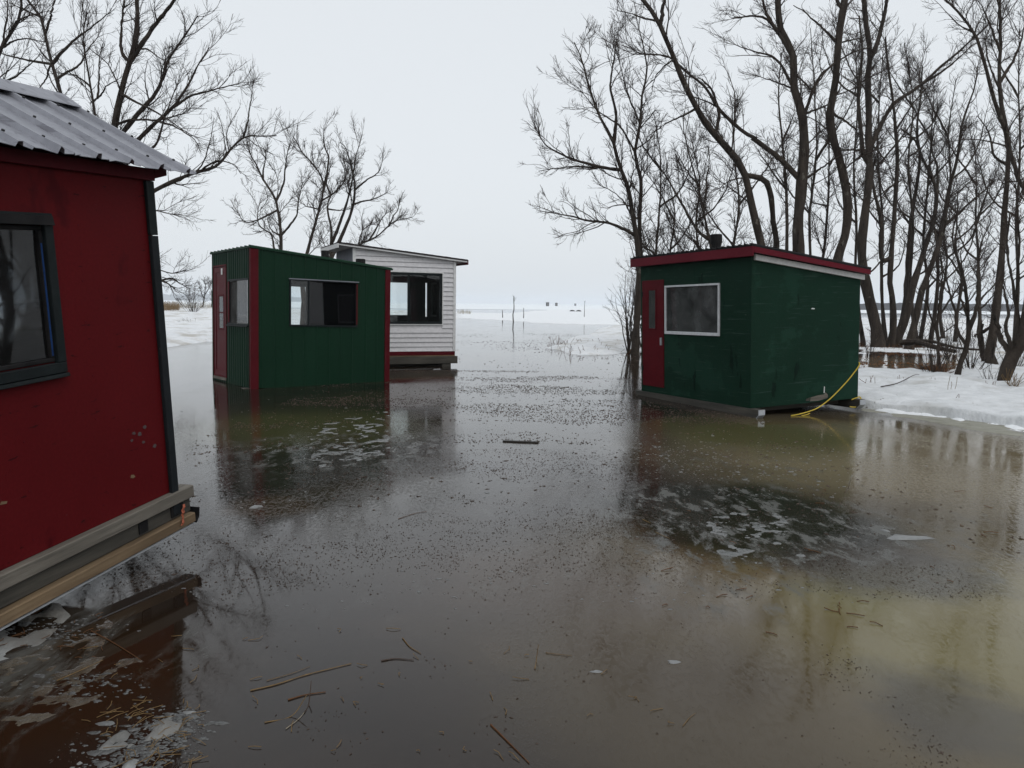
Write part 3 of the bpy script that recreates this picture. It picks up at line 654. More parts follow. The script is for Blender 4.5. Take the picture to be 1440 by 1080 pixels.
w = frame_rect('side_window', MAT['frame_dark'], wh, 'y', A - .06, A + .008, 1.20, 1.72, .95, 1.80, .04); pane('pane', MAT['glass'], w, 'y', A - .03, 1.24, 1.68, .99, 1.76)
rp = lambda x, y, h: (x, y, wtop(x) + h)
xa, xb, ya, yb = -.36, A + .28, -.12, B + .10
MB().hexa([rp(xa,ya,.035),rp(xb,ya,.035),rp(xb,yb,.035),rp(xa,yb,.035),rp(xa,ya,.058),rp(xb,ya,.058),rp(xb,yb,.058),rp(xa,yb,.058)]).build('roof', MAT['asphalt_roof'], wh)
MB().hexa([rp(xa+.01,ya+.012,.0),rp(xb-.01,ya+.012,.0),rp(xb-.01,yb-.01,.0),rp(xa+.01,yb-.01,.0),rp(xa+.01,ya+.012,.033),rp(xb-.01,ya+.012,.033),rp(xb-.01,yb-.01,.033),rp(xa+.01,yb-.01,.033)]).build('roof_deck', MAT['white_trim'], wh)
rs_ = random.Random(8)
for k in range(16):                                     # shingle tabs along the visible edge
    x = xa + (xb - xa) * k / 16; x2 = x + (xb - xa) / 16 - .012
    MB().hexa([rp(x,ya-.008,.0585),rp(x2,ya-.008,.0585),rp(x2,ya+.25,.0585),rp(x,ya+.25,.0585),rp(x,ya-.008,.067+rs_.uniform(0,.006)),rp(x2,ya-.008,.067),rp(x2,ya+.25,.064),rp(x,ya+.25,.064)]).build('shingle', MAT['asphalt_roof'], wh)
MB().hexa([rp(xa-.002,ya,-.06),rp(xa+.02,ya,-.06),rp(xa+.02,yb,-.06),rp(xa-.002,yb,-.06),rp(xa-.002,ya,.034),rp(xa+.02,ya,.034),rp(xa+.02,yb,.034),rp(xa-.002,yb,.034)]).build('fascia', MAT['white_trim'], wh)
MB().hexa([rp(xb-.02,ya,-.05),rp(xb,ya,-.05),rp(xb,yb,-.05),rp(xb-.02,yb,-.05),rp(xb-.02,ya,.034),rp(xb,ya,.034),rp(xb,yb,.034),rp(xb-.02,yb,.034)]).build('fascia', MAT['red_dark'], wh)

# ---- green plywood shack on the right
grr = pose('ice_fishing_shack', (3.243, 10.54, .116), 24.47, 0, -1.89, 'green plywood shack with red door and red-edged roof by the snowbank', 'shack')
A, B, H0, H1 = 1.997, 2.629, 2.076, 1.783
top = lambda u: H0 + (H1 - H0) * u / A
lo = [(.655, 1.93, .975, 1.70), (1.985, 2.575, .105, 1.81)]
for a, b in ((.0, 1.215), (1.218, B)): wall(MB(), 'y', 0, .02, a, b, 0, lambda u: H0, lo).build('wall_panel', MAT['green_ply'], grr)
wall(MB(), 'x', 0, .02, .0215, A, 0, top).build('wall_panel', MAT['green_ply'], grr)
wall(MB(), 'x', B - .02, B, .0215, A, 0, top).build('wall_panel', MAT['green_ply'], grr)
wall(MB(), 'y', A - .02, A - .001, .021, B - .021, 0, lambda u: H1).build('wall_panel', MAT['green_ply'], grr)
part('lining', MAT['dark_in'], grr, (A - .05, A - .022, .03, B - .03, .04, H1 - .05))
part('floor', MAT['plywood_in'], grr, (.025, A - .025, .025, B - .025, .005, .035))
def scab(name, mat, prof, y=-.003):     # flat irregular patch fixed to the right-hand wall
    m = MB(); m.prism(prof, y, -.0005, lambda p, t: (p[0], t, p[1])); m.build(name, mat, grr)
scab('bare_patch', MAT['wood_grey'], [(1.07, .02), (1.22, .015), (1.40, .045), (1.41, .085), (1.36, .13), (1.34, .10), (1.22, .095), (1.08, .075)])
scab('bare_patch', MAT['wood_dark'], [(.99, .03), (1.06, .03), (1.07, .075), (1.00, .06)])
scab('bare_patch', MAT['white_trim'], [(1.325, .12), (1.34, .12), (1.345, .21), (1.33, .215)], -.004)
scab('bare_patch', MAT['white_trim'], [(1.06, 1.32), (1.12, 1.315), (1.13, 1.328), (1.08, 1.335)], -.0035)
# roof
xa, xb, ya, yb = -.10, A + .06, -.13, B + .16
rp = lambda x, y, h: (x, y, top(x) + h)
MB().hexa([rp(xa,ya,.08),rp(xb,ya,.08),rp(xb,yb,.08),rp(xa,yb,.08),rp(xa,ya,.10),rp(xb,ya,.10),rp(xb,yb,.10),rp(xa,yb,.10)]).build('roof', MAT['black_metal'], grr)
m = MB(); k = ya
while k < yb - .05:
    m.hexa([rp(xa-.012,k,.1005),rp(xb+.012,k,.1005),rp(xb+.012,k+.05,.1005),rp(xa-.012,k+.05,.1005),rp(xa-.012,k+.012,.118),rp(xb+.012,k+.012,.118),rp(xb+.012,k+.038,.118),rp(xa-.012,k+.038,.118)]); k += .115
m.build('roof_ribs', MAT['black_metal'], grr)
MB().hexa([rp(xa,ya,-.05),rp(xa+.022,ya,-.05),rp(xa+.022,yb,-.05),rp(xa,yb,-.05),rp(xa,ya,.079),rp(xa+.022,ya,.079),rp(xa+.022,yb,.079),rp(xa,yb,.079)]).build('fascia', MAT['red_fascia'], grr, .004)
MB().hexa([rp(xa+.023,ya,.0),rp(xb,ya,.012),rp(xb,ya+.02,.012),rp(xa+.023,ya+.02,.0),rp(xa+.023,ya,.079),rp(xb,ya,.079),rp(xb,ya+.02,.079),rp(xa+.023,ya+.02,.079)]).build('fascia', MAT['red_fascia'], grr, .004)
MB().hexa([rp(.03,-.045,-.078),rp(xb-.02,-.045,-.062),rp(xb-.02,-.003,-.062),rp(.03,-.003,-.078),rp(.03,-.045,.0),rp(xb-.02,-.045,.010),rp(xb-.02,-.003,.010),rp(.03,-.003,.0)]).build('trim_board', MAT['white_trim'], grr, .003)
MB().hexa([rp(xa+.03,ya+.025,.03),rp(xb-.03,ya+.025,.03),rp(xb-.03,yb-.03,.03),rp(xa+.03,yb-.03,.03),rp(xa+.03,ya+.025,.078),rp(xb-.03,ya+.025,.078),rp(xb-.03,yb-.03,.078),rp(xa+.03,yb-.03,.078)]).build('roof_deck', MAT['wood_dark'], grr)
pipe(grr, .62, 1.5, top(.62) + .10, top(.62) + .48, .072, 1)
d = part('door', MAT['red_door'], grr, (-.012, .018, 1.985, 2.575, .105, 1.81), bevel=.003)
frame_rect('door_window', MAT['red_dark'], d, 'y', -.020, -.0125, 2.18, 2.40, 1.02, 1.67, .022); pane('pane', MAT['glass_dusty'], d, 'y', -.0165, 2.20, 2.38, 1.04, 1.65)
part('handle', MAT['galv_cut'], d, (-.045, -.0125, 2.02, 2.045, .78, .90), bevel=.004)
for hz in (.35, 1.55): part('hinge', MAT['black_metal'], d, (-.018, -.0125, 2.545, 2.58, hz, hz + .08))
w = frame_rect('window', MAT['alu'], grr, 'y', -.025, .02, .640, 1.945, .962, 1.712, .028, .003, .045)
pane('pane', MAT['glass_milky'], w, 'y', -.004, .668, 1.917, 1.007, 1.684)
# two long skids under the shack, pale metal on their ends
for xs in (.0, A - .10):
    e = .16 if xs == 0 else .13
    s = MB(); s.prism([(-e, -.075), (-e + .06, -.135), (B + .16, -.135), (B + .16, -.004), (-e, -.004)], xs - .012, xs + .10, lambda p, t: (t, p[0], p[1])); s = s.build('skid', MAT['wood_dark_y'], grr, .004)
    q = MB(); q.prism([(-e - .004, -.073), (-e - .004, -.006), (-e - .012, -.006), (-e - .012, -.078), (-e + .055, -.145), (-e + .06, -.138)], xs - .010, xs + .098, lambda p, t: (t, p[0], p[1])); q.build('end_plate', MAT['galv_cut'], s)
part('cross_beam', MAT['wood_dark'], grr, (.092, A - .114, .25, .34, -.10, -.004)); part('cross_beam', MAT['wood_dark'], grr, (.092, A - .114, B - .4, B - .31, -.10, -.004))

# ---- yellow rope slung along that shack
Mg = grr.matrix_world.copy()
def loc_pts(P): return [tuple(Mg @ Vector(p)) for p in P]
def catmull(P, n):
    P = np.asarray(P, float); k = len(P); Q = np.vstack([2 * P[0] - P[1], P, 2 * P[-1] - P[-2]])
    t = np.linspace(0, k - 1 - 1e-6, n); i = t.astype(int); f = (t - i)[:, None]
    p0, p1, p2, p3 = Q[i], Q[i + 1], Q[i + 2], Q[i + 3]
    return .5 * (2 * p1 + (p2 - p0) * f + (2 * p0 - 5 * p1 + 4 * p2 - p3) * f ** 2 + (3 * p1 - p0 - 3 * p2 + p3) * f ** 3)
rope = empty('rope', loc_pts([(A, -.02, .49)])[0], 'yellow rope hanging slack across the green plywood shack', 'rope')
def rp_part(name, P, n, r):
    o = MB().tube(catmull(loc_pts(P), n), r, 8).build(name, MAT['rope_yellow'], None, smooth=True); o.location = -rope.location; o.parent = rope; return o
rp_part('slack_line', [(A + .012, .10, .53), (A + .014, -.006, .50), (1.82, -.03, .33), (1.62, -.045, .185), (1.39, -.06, .04), (1.15, -.08, -.065), (.95, -.10, -.105), (.72, -.13, -.125), (.58, -.15, -.128)], 60, .0085)
rp_part('knot', [(A - .16, -.03, -.01), (A - .08, -.05, .015), (A - .005, -.045, .02), (A - .005, -.07, -.05), (A - .05, -.075, -.11), (A - .16, -.06, -.115), (A - .20, -.04, -.105)], 40, .009)
rp_part('knot', [(A + .01, -.03, -.06), (A + .0, -.055, .005), (A - .04, -.06, -.03), (A - .06, -.06, -.09)], 24, .009)
rp_part('loose_end', [(.95, -.12, -.128), (.85, -.16, -.135), (.72, -.20, -.135)], 12, .007)

# ------------------------------------------------------------------ trees
def tubes(P, R, k):
    """P (N,n,3), R (N,n) -> verts, quads"""
    N, n, _ = P.shape
    T = np.empty_like(P); T[:, 1:-1] = P[:, 2:] - P[:, :-2]; T[:, 0] = P[:, 1] - P[:, 0]; T[:, -1] = P[:, -1] - P[:, -2]
    T = unit(T); ref = np.where(np.abs(T[:, :1, 2:3]) < .85, np.array([0, 0, 1.0]), np.array([1.0, 0, 0]))
    ref = np.broadcast_to(ref, T.shape); A = unit(np.cross(T, ref)); Bv = np.cross(T, A)
    ang = 2 * np.pi * np.arange(k) / k
    V = P[:, :, None, :] + R[:, :, None, None] * (A[:, :, None, :] * np.cos(ang)[None, None, :, None] + Bv[:, :, None, :] * np.sin(ang)[None, None, :, None])
    base = (np.arange(N) * n * k)[:, None, None]; i = np.arange(n - 1)[None, :, None]; j = np.arange(k)[None, None, :]; j2 = (j + 1) % k
    Fq = np.stack(np.broadcast_arrays(base + i * k + j, base + i * k + j2, base + (i + 1) * k + j2, base + (i + 1) * k + j), -1).reshape(-1, 4)
    return V.reshape(-1, 3), Fq
def join_tubes(groups):
    Vs, Fs, off = [], [], 0
    for P, R, k in groups:
        if len(P) == 0: continue
        v, f = tubes(P, R, k); Vs.append(v); Fs.append(f + off); off += len(v)
    return np.vstack(Vs), np.vstack(Fs)
def spawn(rng, P, R, dens, tmin, lmin, lmax, ang, up, wig, n, rr_, rmax, rmin, tip_short=.45, per_len=True, droop=0.0):
    N, m, _ = P.shape
    seg = np.linalg.norm(np.diff(P, axis=1), axis=2); L = seg.sum(1)
    cnt = rng.poisson(np.maximum(dens * (L if per_len else 1.0), .01) * np.ones(N)); idx = np.repeat(np.arange(N), cnt); K = len(idx)
    if K == 0: return np.zeros((0, n, 3)), np.zeros((0, n))
    t = tmin + (1 - tmin) * rng.rand(K) ** .85; u = t * (m - 1); i = np.minimum(u.astype(int), m - 2); f = (u - i)[:, None]
    pos = P[idx, i] * (1 - f) + P[idx, i + 1] * f; tan = unit(P[idx, i + 1] - P[idx, i]); rad = R[idx, i] * (1 - f[:, 0]) + R[idx, i + 1] * f[:, 0]
    rv = unit(rng.randn(K, 3)); perp = unit(np.cross(tan, rv))
    a = np.radians(rng.uniform(ang[0], ang[1], K))[:, None]
    d = unit(tan * np.cos(a) + perp * np.sin(a) + np.array([0, 0, up * .6]))
    ln = rng.uniform(lmin, lmax, K) * (1 - tip_short * t) * np.clip(L[idx] / 2.0, .45, 1.2); st = (ln / (n - 1))[:, None]
    out = np.empty((K, n, 3)); out[:, 0] = pos; bend = rng.randn(K, 3) * wig * .6
    for s in range(1, n):
        d = unit(d + np.array([0, 0, up * .25 - droop * s / n]) + bend * .5 + rng.randn(K, 3) * wig); out[:, s] = out[:, s - 1] + d * st
    r0 = np.clip(rad * rr_, rmin * 1.3, rmax); R2 = r0[:, None] * np.linspace(1, 0, n)[None, :] + rmin * np.linspace(0, 1, n)[None, :]
    return out, R2
TREE_GROUP = {}
def resample(P, n):
    P = np.asarray(P); s = np.concatenate([[0], np.cumsum(np.linalg.norm(np.diff(P, axis=0), axis=1))]); t = np.linspace(0, s[-1], n)
    return np.stack([np.interp(t, s, P[:, k]) for k in range(3)], 1)
def crown_from(rng, P, R, scale, dens, tw, far):
    """limbs P,R -> boughs, branchlets, twigs"""
    rm = .0026 * far
    a = spawn(rng, P, R, dens * 1.5, .16, .7 * scale, 2.2 * scale, (28, 62), .30, .15, 7, .5, .022, rm * 1.8)
    b1 = spawn(rng, a[0], a[1], dens * 4.8, .10, .45 * scale, 1.25 * scale, (25, 58), .22, .17, 5, .6, .010, rm * 1.25)
    b0 = spawn(rng, P, R, dens * 3.2, .22, .4 * scale, 1.2 * scale, (30, 68), .25, .17, 5, .4, .011, rm * 1.25)
    b = (np.vstack([b1[0], b0[0]]), np.vstack([b1[1], b0[1]]))
    e = spawn(rng, P, R, 3.5, .80, .5 * scale, 1.5 * scale, (6, 38), .2, .14, 5, .7, .010, rm * 1.25, 0.0, False)
    b = (np.vstack([b[0], e[0]]), np.vstack([b[1], e[1]]))
    c = spawn(rng, b[0], b[1], tw * 11.5, .08, .35 * scale, 1.05 * scale, (16, 48), .16, .13, 4, .6, .0042, rm)
    return [(a[0], a[1], 4), (b[0], b[1], 3), (c[0], c[1], 3)]
def traced_tree(name, label, Y, limbs, seed, group, scale=1.0, dens=1.0, tw=1.0, base=None, ang_var=.22, t_clean=0.0, wob=.05):
    """limbs: (pixel path, width px at start, width px at end). The tree stands Y m away; limbs lean in depth as they rise."""
    rng = np.random.RandomState(seed); done = []; PL, RL = [], []; far = max(.9, Y / 20.0)
    if base is not None: Y = float(G(*limbs[0][0][0])[1])
    for li, (path, w0, w1) in enumerate(limbs):
        path = np.array(path, float)
        if done and li:
            best = min(((np.hypot(*(q[0] - path[0])), q[1]) for q in done), key=lambda z: z[0]); y0 = best[1] if best[0] < 45 else Y + rng.uniform(-.6, .6)
        else: y0 = Y
        plen = np.concatenate([[0], np.cumsum(np.hypot(*np.diff(path, axis=0).T))]); lm = plen / F_PX * Y
        slope = rng.uniform(-ang_var, ang_var) * (1.0 if li else .35)
        ys = y0 + slope * lm + .25 * np.sin(lm * .7 + rng.uniform(0, 6)) * np.clip(lm, 0, 1)
        pts = np.array([at(p[0], p[1], y) for p, y in zip(path, ys)])
        for p, y in zip(path, ys): done.append((p, y))
        if li == 0 and base is not None: pts = np.vstack([pts[0] - [0, 0, .35], pts])
        if li and PL:
            allp = np.vstack(PL); kk = np.argmin(np.linalg.norm(allp - pts[0], axis=1)); dist = np.linalg.norm(allp[kk] - pts[0])
            if dist < 1.2: pts = np.vstack([allp[kk], pts[1:] if dist < .3 else pts])
        fine = catmull(pts, 40); n = 26; fine = resample(fine, n)
        jit = np.cumsum(rng.randn(n, 3), 0); jit -= np.linspace(0, 1, n)[:, None] * jit[-1]; jit *= wob * .22 * np.sin(np.linspace(0, math.pi, n))[:, None] ** .5
        fine = fine + jit * [1, 1, .4]
        t = np.linspace(0, 1, n) ** .85; Rr = (w0 * 1.04 + (w1 - w0 * 1.04) * t) / 2 / F_PX * Y * (1 + .07 * rng.randn(n))
        if li == 0 and base is not None: Rr[:4] *= np.array([1.55, 1.28, 1.1, 1.03])
        PL.append(fine); RL.append(np.maximum(Rr, .004 * far))
    P = np.array(PL); R = np.array(RL)
    root = empty(name, tuple(P[0, 0]), label, 'tree', group)
    V, Fq = join_tubes([(P, R, 8)]); o = raw_mesh('trunk', V - P[0, 0], [Fq], MAT['bark'], root, True)
    V, Fq = join_tubes(crown_from(rng, P[:, int(n * t_clean):], R[:, int(n * t_clean):], scale, dens, tw, far)); raw_mesh('crown', V - P[0, 0], [Fq], MAT['twig'], root, False)
    return root
def bush(name, label, cat, pos, h, nst, seed, group=None, spread=.45, r=.014, dens=1.6, far=1.0, lean=(0, 0), tw=.8, mat='twig'):
    rng = np.random.RandomState(seed); n = 9; pos = np.asarray(pos, float)
    P = np.empty((nst, n, 3)); d = unit(np.stack([rng.randn(nst) * spread + lean[0], rng.randn(nst) * spread + lean[1], np.ones(nst)], 1))
    P[:, 0] = pos + np.stack([rng.randn(nst) * .10 * spread, rng.randn(nst) * .10 * spread, np.full(nst, -.06)], 1); st = (h * rng.uniform(.55, 1.05, nst) / (n - 1))[:, None]
    for s in range(1, n):
        d = unit(d + rng.randn(nst, 3) * .10 + np.array([0, 0, .05])); P[:, s] = P[:, s - 1] + d * st
    R = (r * rng.uniform(.5, 1.1, nst))[:, None] * np.linspace(1, .22, n)[None, :]; R = np.maximum(R, .0026 * far)
    b = spawn(rng, P, R, dens * 1.6, .2, .25 * h ** .7, .7 * h ** .7, (22, 58), .2, .16, 5, .6, r * .5, .0024 * far, .5)
    c = spawn(rng, b[0], b[1], tw * 3.5, .15, .12 * h ** .6, .4 * h ** .6, (20, 55), .15, .16, 4, .6, .005, .0022 * far)
    root = empty(name, tuple(pos), label, cat, group)
    V, Fq = join_tubes([(P, R, 5)]); raw_mesh('stems', V - pos, [Fq], MAT['bark'], root, True)
    V, Fq = join_tubes([(b[0], b[1], 3), (c[0], c[1], 3)]); raw_mesh('twigs', V - pos, [Fq], MAT[mat], root)
    return root
def crop(dx, dy, s, L): return [(dx + x / s, dy + y / s) for x, y in L]
c3 = lambda L: crop(720, 0, 2.7, L)
c4 = lambda L: crop(1060, 0, 2.7, L)
c1 = lambda L: crop(0, 0, 3.6, L)
c2 = lambda L: crop(300, 160, 4.5, L)
GR, GL = 'bare trees on the right shore', 'bare trees on the left shore'
BARE = 'bare_tree'
# right side, from the channel outwards
traced_tree(BARE, 'forked bare tree with drooping side limbs at the tip of the right shore', 24, [
    ([(893, 498)] + c3([(483, 1080), (480, 960), (465, 850), (440, 720), (405, 620), (385, 540), (340, 460), (310, 380), (285, 300), (268, 230), (235, 160)]), 11, 1.5),
    ([(897, 497)] + c3([(490, 1060), (492, 960), (487, 820), (493, 680), (470, 590), (490, 480), (497, 370), (515, 270), (500, 180), (470, 60)]), 9, 1.2),
    (c3([(385, 540), (395, 440), (375, 330), (385, 230), (400, 130)]), 5, 1.0), (c3([(455, 890), (380, 850), (290, 840), (220, 820), (100, 800)]), 4.5, 1),
    (c3([(410, 670), (350, 635), (230, 600), (130, 550), (85, 480)]), 5, 1), (c3([(345, 632), (200, 635), (100, 650)]), 3, .8), (c3([(490, 480), (430, 320), (400, 200)]), 3, .8),
    (c3([(470, 590), (410, 480), (330, 420), (250, 330)]), 3, .8), (c3([(450, 810), (400, 740), (330, 700)]), 2.5, .8)], 11, GR, .8, 1.2, 1.1, base=1)
traced_tree(BARE, 'thick bare tree leaning left across the sky over the right-hand green shack', 21.5, [
    ([(1082, 506)] + c3([(970, 1080), (950, 930), (915, 780), (885, 650), (830, 570), (760, 500), (700, 410), (650, 310), (615, 220), (575, 130), (550, 70), (490, -10), (440, -60)]), 15, 5),
    (c3([(905, 655), (965, 690), (990, 800), (1002, 940), (1005, 1080), (1010, 1330)]), 7, 10), (c3([(560, 80), (575, 40), (590, -30)]), 6, 3),
    (c3([(700, 420), (650, 440), (590, 465), (540, 500)]), 3.5, .8), (c3([(600, 265), (560, 270), (530, 340)]), 2.5, .8), (c3([(790, 520), (780, 430), (760, 350), (720, 300)]), 5, 2),
    (c3([(550, 80), (480, 60), (400, 40)]), 3, .8), (c3([(900, 680), (830, 690), (780, 720)]), 2.5, .8)], 12, GR, .9, .9, 1.2, base=1, t_clean=.25)
traced_tree(BARE, 'stout bare tree with a rough crooked trunk rising behind the red roof edge', 22.5, [
    ([(1120, 507)] + c4([(165, 1100), (170, 950), (170, 850), (185, 700), (190, 560), (180, 430), (150, 330), (150, 210), (100, 110), (92, 0), (85, -80)]), 21, 8),
    (c4([(165, 655), (100, 600), (0, 525)]) + c3([(940, 530), (870, 490), (790, 410), (740, 330), (690, 290), (640, 250), (590, 212), (450, 205)]), 8, 1.5),
    (c4([(150, 215), (75, 90), (0, 60), (-80, 70)]), 6, 1.5), (c4([(195, 440), (240, 310), (300, 250), (380, 200), (440, 180)]), 5, 1.2),
    (c4([(100, 130), (40, 40), (20, -60)]), 6, 2), (c4([(150, 330), (90, 230), (10, 200), (-70, 170)]), 5, 1), (c4([(200, 680), (280, 620), (330, 590)]), 4, 1),
    (c4([(150, 350), (70, 310), (20, 290)]), 3, 1), (c4([(195, 430), (290, 395)]), 3.5, 2)], 13, GR, 1.0, .9, 1.2, base=1, t_clean=.2)
traced_tree(BARE, 'curving bare tree snaking upward just right of the stout crooked one', 22, [
    ([(1172, 508)] + c4([(305, 1130), (320, 990), (350, 900), (360, 780), (345, 660), (305, 530), (295, 420), (310, 330), (320, 200), (325, 110), (345, 0), (355, -80)]), 15, 9),
    (c4([(325, 160), (420, 140)]), 3, 1), (c4([(315, 170), (270, 115), (200, 50), (150, 20)]), 4, 1), (c4([(325, 30), (305, 0), (290, -60)]), 4, 2),
    (c4([(345, 640), (380, 720), (400, 740)]), 3, 1), (c4([(315, 410), (390, 490)]), 4, 2), (c4([(310, 250), (260, 290), (220, 350)]), 3.5, 1)], 14, GR, .9, .8, 1.2, base=1, t_clean=.3)
traced_tree(BARE, 'tall bare tree with one long limb reaching far right, behind the shack corner', 26, [
    ([(1235, 489), (1233, 465)] + c4([(440, 1140), (410, 1000), (415, 850), (440, 650), (435, 500), (435, 380), (430, 300), (440, 200), (425, 90), (420, 0), (410, -80)]), 16, 6),
    (c4([(445, 230), (470, 150), (505, 0), (515, -60)]), 7, 4), (c4([(450, 560), (490, 460), (540, 390), (630, 330), (720, 250), (830, 150), (890, 95)]), 7, 2),
    (c4([(640, 320), (730, 260), (810, 190), (850, 160)]), 4, 1), (c4([(425, 650), (410, 580), (400, 480), (390, 350), (410, 200), (400, 60)]), 7, 2), (c4([(455, 570), (510, 615), (530, 590)]), 3, 1),
    (c4([(435, 580), (340, 570)]), 3.5, 2), (c4([(830, 150), (880, 40)]), 2, 1)], 15, GR, 1.0, .9, 1.2, base=1, t_clean=.25)
GR2 = 'slim stems behind the right-hand snowbank'
traced_tree(BARE, 'slim bare stem standing immediately right of the tall long-limbed tree', 28, [
    ([(1252, 488), (1256, 470)] + c4([(530, 1140), (520, 1050), (540, 750), (550, 600), (540, 470), (530, 380), (510, 260), (500, 140)]), 10, 2), (c4([(540, 480), (600, 400), (660, 330)]), 3, 1), (c4([(545, 700), (480, 740), (450, 760)]), 3, 1),
    (c4([(485, 980), (480, 830), (450, 700), (455, 620)]), 7, 3)], 16, GR, .8, 1.0, 1.2, base=1, t_clean=.3)
traced_tree(BARE, 'straight bare tree second to the right of the long-limbed one', 28, [
    ([(1262, 482), (1272, 430)] + c4([(580, 1060), (600, 830), (630, 600), (620, 500), (635, 350), (640, 250)]), 9, 1.5), (c4([(625, 520), (560, 520)]), 3, 1), (c4([(620, 530), (690, 450), (700, 400)]), 3, 1), (c4([(605, 545), (560, 600), (540, 640)]), 3, 1)], 17, GR, .8, 1.1, 1.2, base=1, t_clean=.3)
traced_tree(BARE, 'bare tree leaning right from the flooded thicket, with a bent top', 27, [
    ([(1258, 484), (1276, 440)] + c4([(610, 1070), (680, 850), (690, 720), (640, 600), (610, 530), (560, 490)]), 12, 2), (c4([(690, 740), (700, 640), (680, 560), (690, 440)]), 4, 1), (c4([(655, 640), (720, 560), (740, 500)]), 3, 1)], 18, GR, .8, 1.1, 1.2, base=1, t_clean=.3)
traced_tree(BARE, 'slanting bare tree with a limb out to the right, beyond the fallen log', 26.5, [
    ([(1278, 492), (1293, 424)] + c4([(650, 1070), (720, 880), (740, 740), (775, 600), (785, 500), (810, 410), (840, 330), (850, 250)]), 11, 1.5), (c4([(725, 860), (780, 810), (830, 760), (900, 700)]), 5, 1.2), (c4([(690, 920), (690, 850), (640, 830)]), 3, 1),
    (c4([(690, 930), (760, 940)]), 2.5, 1)], 19, GR, .9, 1.0, 1.2, base=1, t_clean=.3)
traced_tree(BARE, 'tall bare tree with a swollen foot near the right edge of the picture', 20, [
    ([(1397, 519), (1390, 500), (1398, 458)] + c4([(930, 1040), (950, 850), (965, 600), (960, 530), (920, 410), (885, 280), (850, 150), (780, 50), (730, 0)]), 13, 2.5), (c4([(965, 560), (950, 330), (950, 180), (935, 0), (930, -60)]), 7, 3),
    (c4([(960, 640), (910, 590), (890, 500), (850, 440)]), 4, 1), (c4([(975, 580), (1000, 660), (1040, 780), (1060, 900)]), 6, 3), (c4([(955, 300), (1000, 180), (1030, 80)]), 5, 1.5), (c4([(960, 700), (1010, 690)]), 3, 1),
    (c4([(900, 330), (880, 200), (900, 90)]), 3, 1), (c4([(945, 200), (890, 60), (850, 0)]), 4, 1)], 20, GR, .9, 1.0, 1.2, base=1, t_clean=.25)
traced_tree(BARE, 'stubby many-stemmed willow on the snowbank at the right edge', 15.3, [
    ([(1408, 546), (1414, 525), (1422, 502), (1436, 478), (1446, 440), (1452, 380), (1456, 300), (1448, 200), (1462, 90)], 20, 5), ([(1420, 508), (1412, 480), (1402, 455), (1396, 440)], 9, 5),
    ([(1419, 505), (1417, 470), (1413, 430), (1408, 395)], 7, 2), ([(1424, 500), (1428, 450), (1424, 400), (1416, 350), (1420, 300)], 6, 1.5), ([(1438, 478), (1432, 420), (1436, 340), (1428, 260)], 6, 1.5)], 21, GR, .7, 1.0, 1.2, base=1, t_clean=.2)
traced_tree(BARE, 'small spreading bare tree in front of the thicket, on the snowbank rim', 17.3, [
    ([(1345, 533), (1352, 510), (1360, 480), (1362, 455), (1358, 410), (1350, 375), (1340, 335), (1345, 300)], 9, 1.5), ([(1360, 470), (1370, 440), (1378, 400), (1380, 350), (1392, 315)], 6, 1), ([(1357, 490), (1345, 465), (1340, 430), (1328, 390), (1322, 350)], 5, 1),
    ([(1362, 450), (1352, 420), (1356, 380)], 4, 1), ([(1372, 440), (1392, 420), (1402, 400)], 3, 1)], 22, GR, .6, 1.2, 1.0, base=1, t_clean=.25)
traced_tree(BARE, 'thin forked sapling in the middle of the snowbank brush', 17.6, [
    ([(1323, 530), (1322, 500), (1324, 480), (1318, 460), (1310, 440), (1304, 415), (1306, 385)], 6, 1.2), ([(1324, 480), (1322, 440), (1326, 400), (1322, 360)], 5, 1), ([(1324, 478), (1334, 462), (1344, 455)], 3, 1), ([(1308, 432), (1298, 420), (1290, 405)], 2.5, 1)], 23, GR, .5, 1.3, 1.0, base=1, t_clean=.3)
traced_tree(BARE, 'broken dead trunk with stub forks beside the swollen-footed tree', 20.2, [
    ([(1381, 517), (1380, 490), (1378, 468), (1380, 455)], 9, 7), ([(1379, 470), (1388, 460), (1394, 450)], 6, 2), ([(1379, 466), (1372, 474)], 4, 2)], 24, GR, .3, .6, .6, base=1, t_clean=.4)
traced_tree(BARE, 'slender bare tree with an even fan of twigs, left of the leaning trunk', 26, [
    ([(1006, 492)] + c3([(775, 1080), (750, 930), (720, 780), (690, 660), (665, 560), (650, 480), (655, 420)]), 7, 1), (c3([(745, 930), (700, 870), (640, 770), (570, 650), (530, 590)]), 5, 1), (c3([(720, 790), (700, 720), (640, 640)]), 3, .8), (c3([(725, 800), (745, 680), (750, 580)]), 3, .8)], 25, GR, .8, 1.2, 1.0, base=1, t_clean=.2)
traced_tree(BARE, 'thin upright bare tree seen between the leaning trunk and the stout one', 29, [
    ([(1098, 484)] + c4([(110, 1080), (125, 930), (120, 700), (110, 560), (95, 380), (105, 200)]), 7, 1.5), (c4([(120, 700), (60, 640), (10, 560)]), 3, 1), (c4([(110, 520), (150, 440)]), 3, 1)], 26, GR, .9, 1.3, 1.0, base=1, t_clean=.2)
traced_tree(BARE, 'thin upright bare tree seen between the stout trunk and the curving one', 30, [
    ([(1155, 482)] + c4([(250, 1080), (265, 930), (280, 760), (285, 560), (270, 400)]), 6, 1.5), (c4([(275, 800), (220, 770)]), 3, 1), (c4([(283, 640), (330, 560)]), 3, 1)], 27, GR, .9, 1.3, 1.0, base=1, t_clean=.2)
